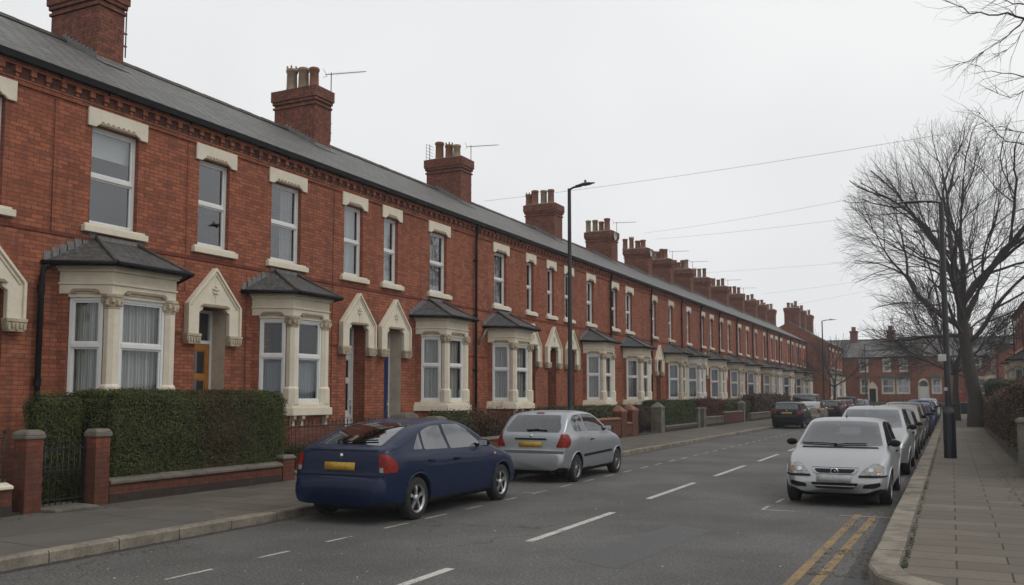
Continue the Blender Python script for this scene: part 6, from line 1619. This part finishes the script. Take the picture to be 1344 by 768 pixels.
t = thing('litter_bin', 'black litter bin far along the right pavement', 'bin', (-.05, 63, KH)); b = MB(); b.lathe([(.22, 0), (.23, 1.0), (.25, 1.05), (.25, 1.12), (.1, 1.25), (0, 1.26)], (0, 0, 0), 'z', 16); b.build('bin_body', BLACK, t)
b = MB(); b.lathe([(.26, .84), (.26, .88)], (0, 0, 0), 'z', 16); b.build('band', LAMPG, t)
t = thing('road_sign', 'orange red notice board on a post far along the right pavement', 'sign', (.42, 70, KH)); b = MB(); b.box(-.27, .27, -.02, .0, 1.20, 1.95); b.build('board', simple('sign_orange', (.62, .10, .03), .6), t)
b = MB(); b.box(-.27, .27, -.026, -.021, 1.86, 1.95); b.box(-.18, .18, -.026, -.021, 1.62, 1.66); b.box(-.18, .1, -.026, -.021, 1.5, 1.54); b.build('stripe', simple('sign_pale', (.5, .42, .38), .6), t)
b = MB(); b.tube([(0, .03, 0), (0, .03, 1.9)], .03, 8); b.build('post', BLACK, t)
for i, (x, y) in enumerate([(-.2, 76), (.9, 86)]):
    t = thing('wheelie_bin', ['dark wheelie bin on the far right pavement nearer the camera', 'dark wheelie bin farthest along the right pavement'][i], 'bin', (x, y, KH), .2, 'wheelie bins')
    b = MB(); b.prism([(-.24, -.3), (.24, -.3), (.24, .3), (-.24, .3)], .08, 1.0, 0, [(-.28, -.36), (.28, -.36), (.28, .36), (-.28, .36)]); b.build('bin_body', LAMPM, t)
    b = MB(); b.prism([(-.3, -.38), (.3, -.38), (.3, .38), (-.3, .38)], 1.0, 1.07, 0, [(-.26, -.3), (.26, -.3), (.26, .38), (-.26, .38)]); b.build('lid', BLACK, t)
# low stone wall in front of the far houses
t = thing('garden_wall', 'low grey stone wall in front of the houses closing the street', 'wall', (-6, 118, 0)); b = MB(); b.box(-6, 2.2, 0, .3, 0, 1.0); b.box(4.2, 12, 0, .3, 0, 1.0); b.build('stonework', GREYST, t)
t = thing('gate_arch', 'white arched porch left of the two wide white far windows', 'porch', (-8.7, 119.0, 0))
b = MB(); b.box(-.55, -.38, 0, .6, .1, 2.6); b.box(.38, .55, 0, .6, .1, 2.6); b.prismy([(-.62, 2.6), (.62, 2.6), (.3, 3.2), (0, 3.45), (-.3, 3.2)], 0, .6); b.build('porch_frame', STONE, t)
b = MB(); b.box(-.38, .38, .5, .55, .1, 2.6); b.build('door', DARK, t)
# overhead wires
def wire(a, c, sag, label):
    n = 24; a, c = Vector(a), Vector(c); mid = (a+c)/2
    b = MB(); b.tube([a.lerp(c, i/n)-Vector((0, 0, sag*4*(i/n)*(1-i/n)))-a for i in range(n+1)], .0055, 4)
    o = b.build('overhead_wire', WIREM, None, 0, a); tag(o, label, 'wire', 'overhead wires across the street')
WIREM = simple('wire_grey', (.26, .26, .265), .7)
def ext(a, c, k): return tuple(a[i]+(c[i]-a[i])*k for i in range(3))
for (p, q, sag, lab) in [((636, 264, 32.3), (1344, 150, 30.0), .25, 'overhead wire crossing highest, from the third chimney to the top right'),
                         ((845, 306, 53.8), (1340, 205, 34), .35, 'overhead wire second from the top, ending at the big bare crown'),
                         ((860, 314, 56.2), (1340, 250, 39), .25, 'overhead wire third from the top, close below the second'),
                         ((925, 358, 69), (1340, 322, 54), .15, 'overhead wire fourth from the top, nearly level'),
                         ((1000, 386, 75), (1300, 338, 57), .2, 'overhead wire fifth from the top, faint and steep'),
                         ((1030, 402, 78), (1300, 343, 57), .2, 'lowest overhead wire, faint, above the far chimneys')]:
    a = PIX(*p); c = PIX(*q); wire(a, ext(a, c, 1.3), sag, lab)


# damp, slightly hazy air over the street
b = MB(); b.box(-95, 95, -22, 150, -1.2, 24); hz = b.build('haze', nm('haze_air')[0]); hz['kind'] = 'stuff'
nt = MATS['haze_air'].node_tree; pv = N(nt, 'ShaderNodeVolumePrincipled', i_Density=.0008, i_Anisotropy=.2); pv.inputs['Color'].default_value = (.93, .95, 1, 1)
oo = N(nt, 'ShaderNodeOutputMaterial'); L(nt, pv.outputs[0], oo.inputs['Volume'])
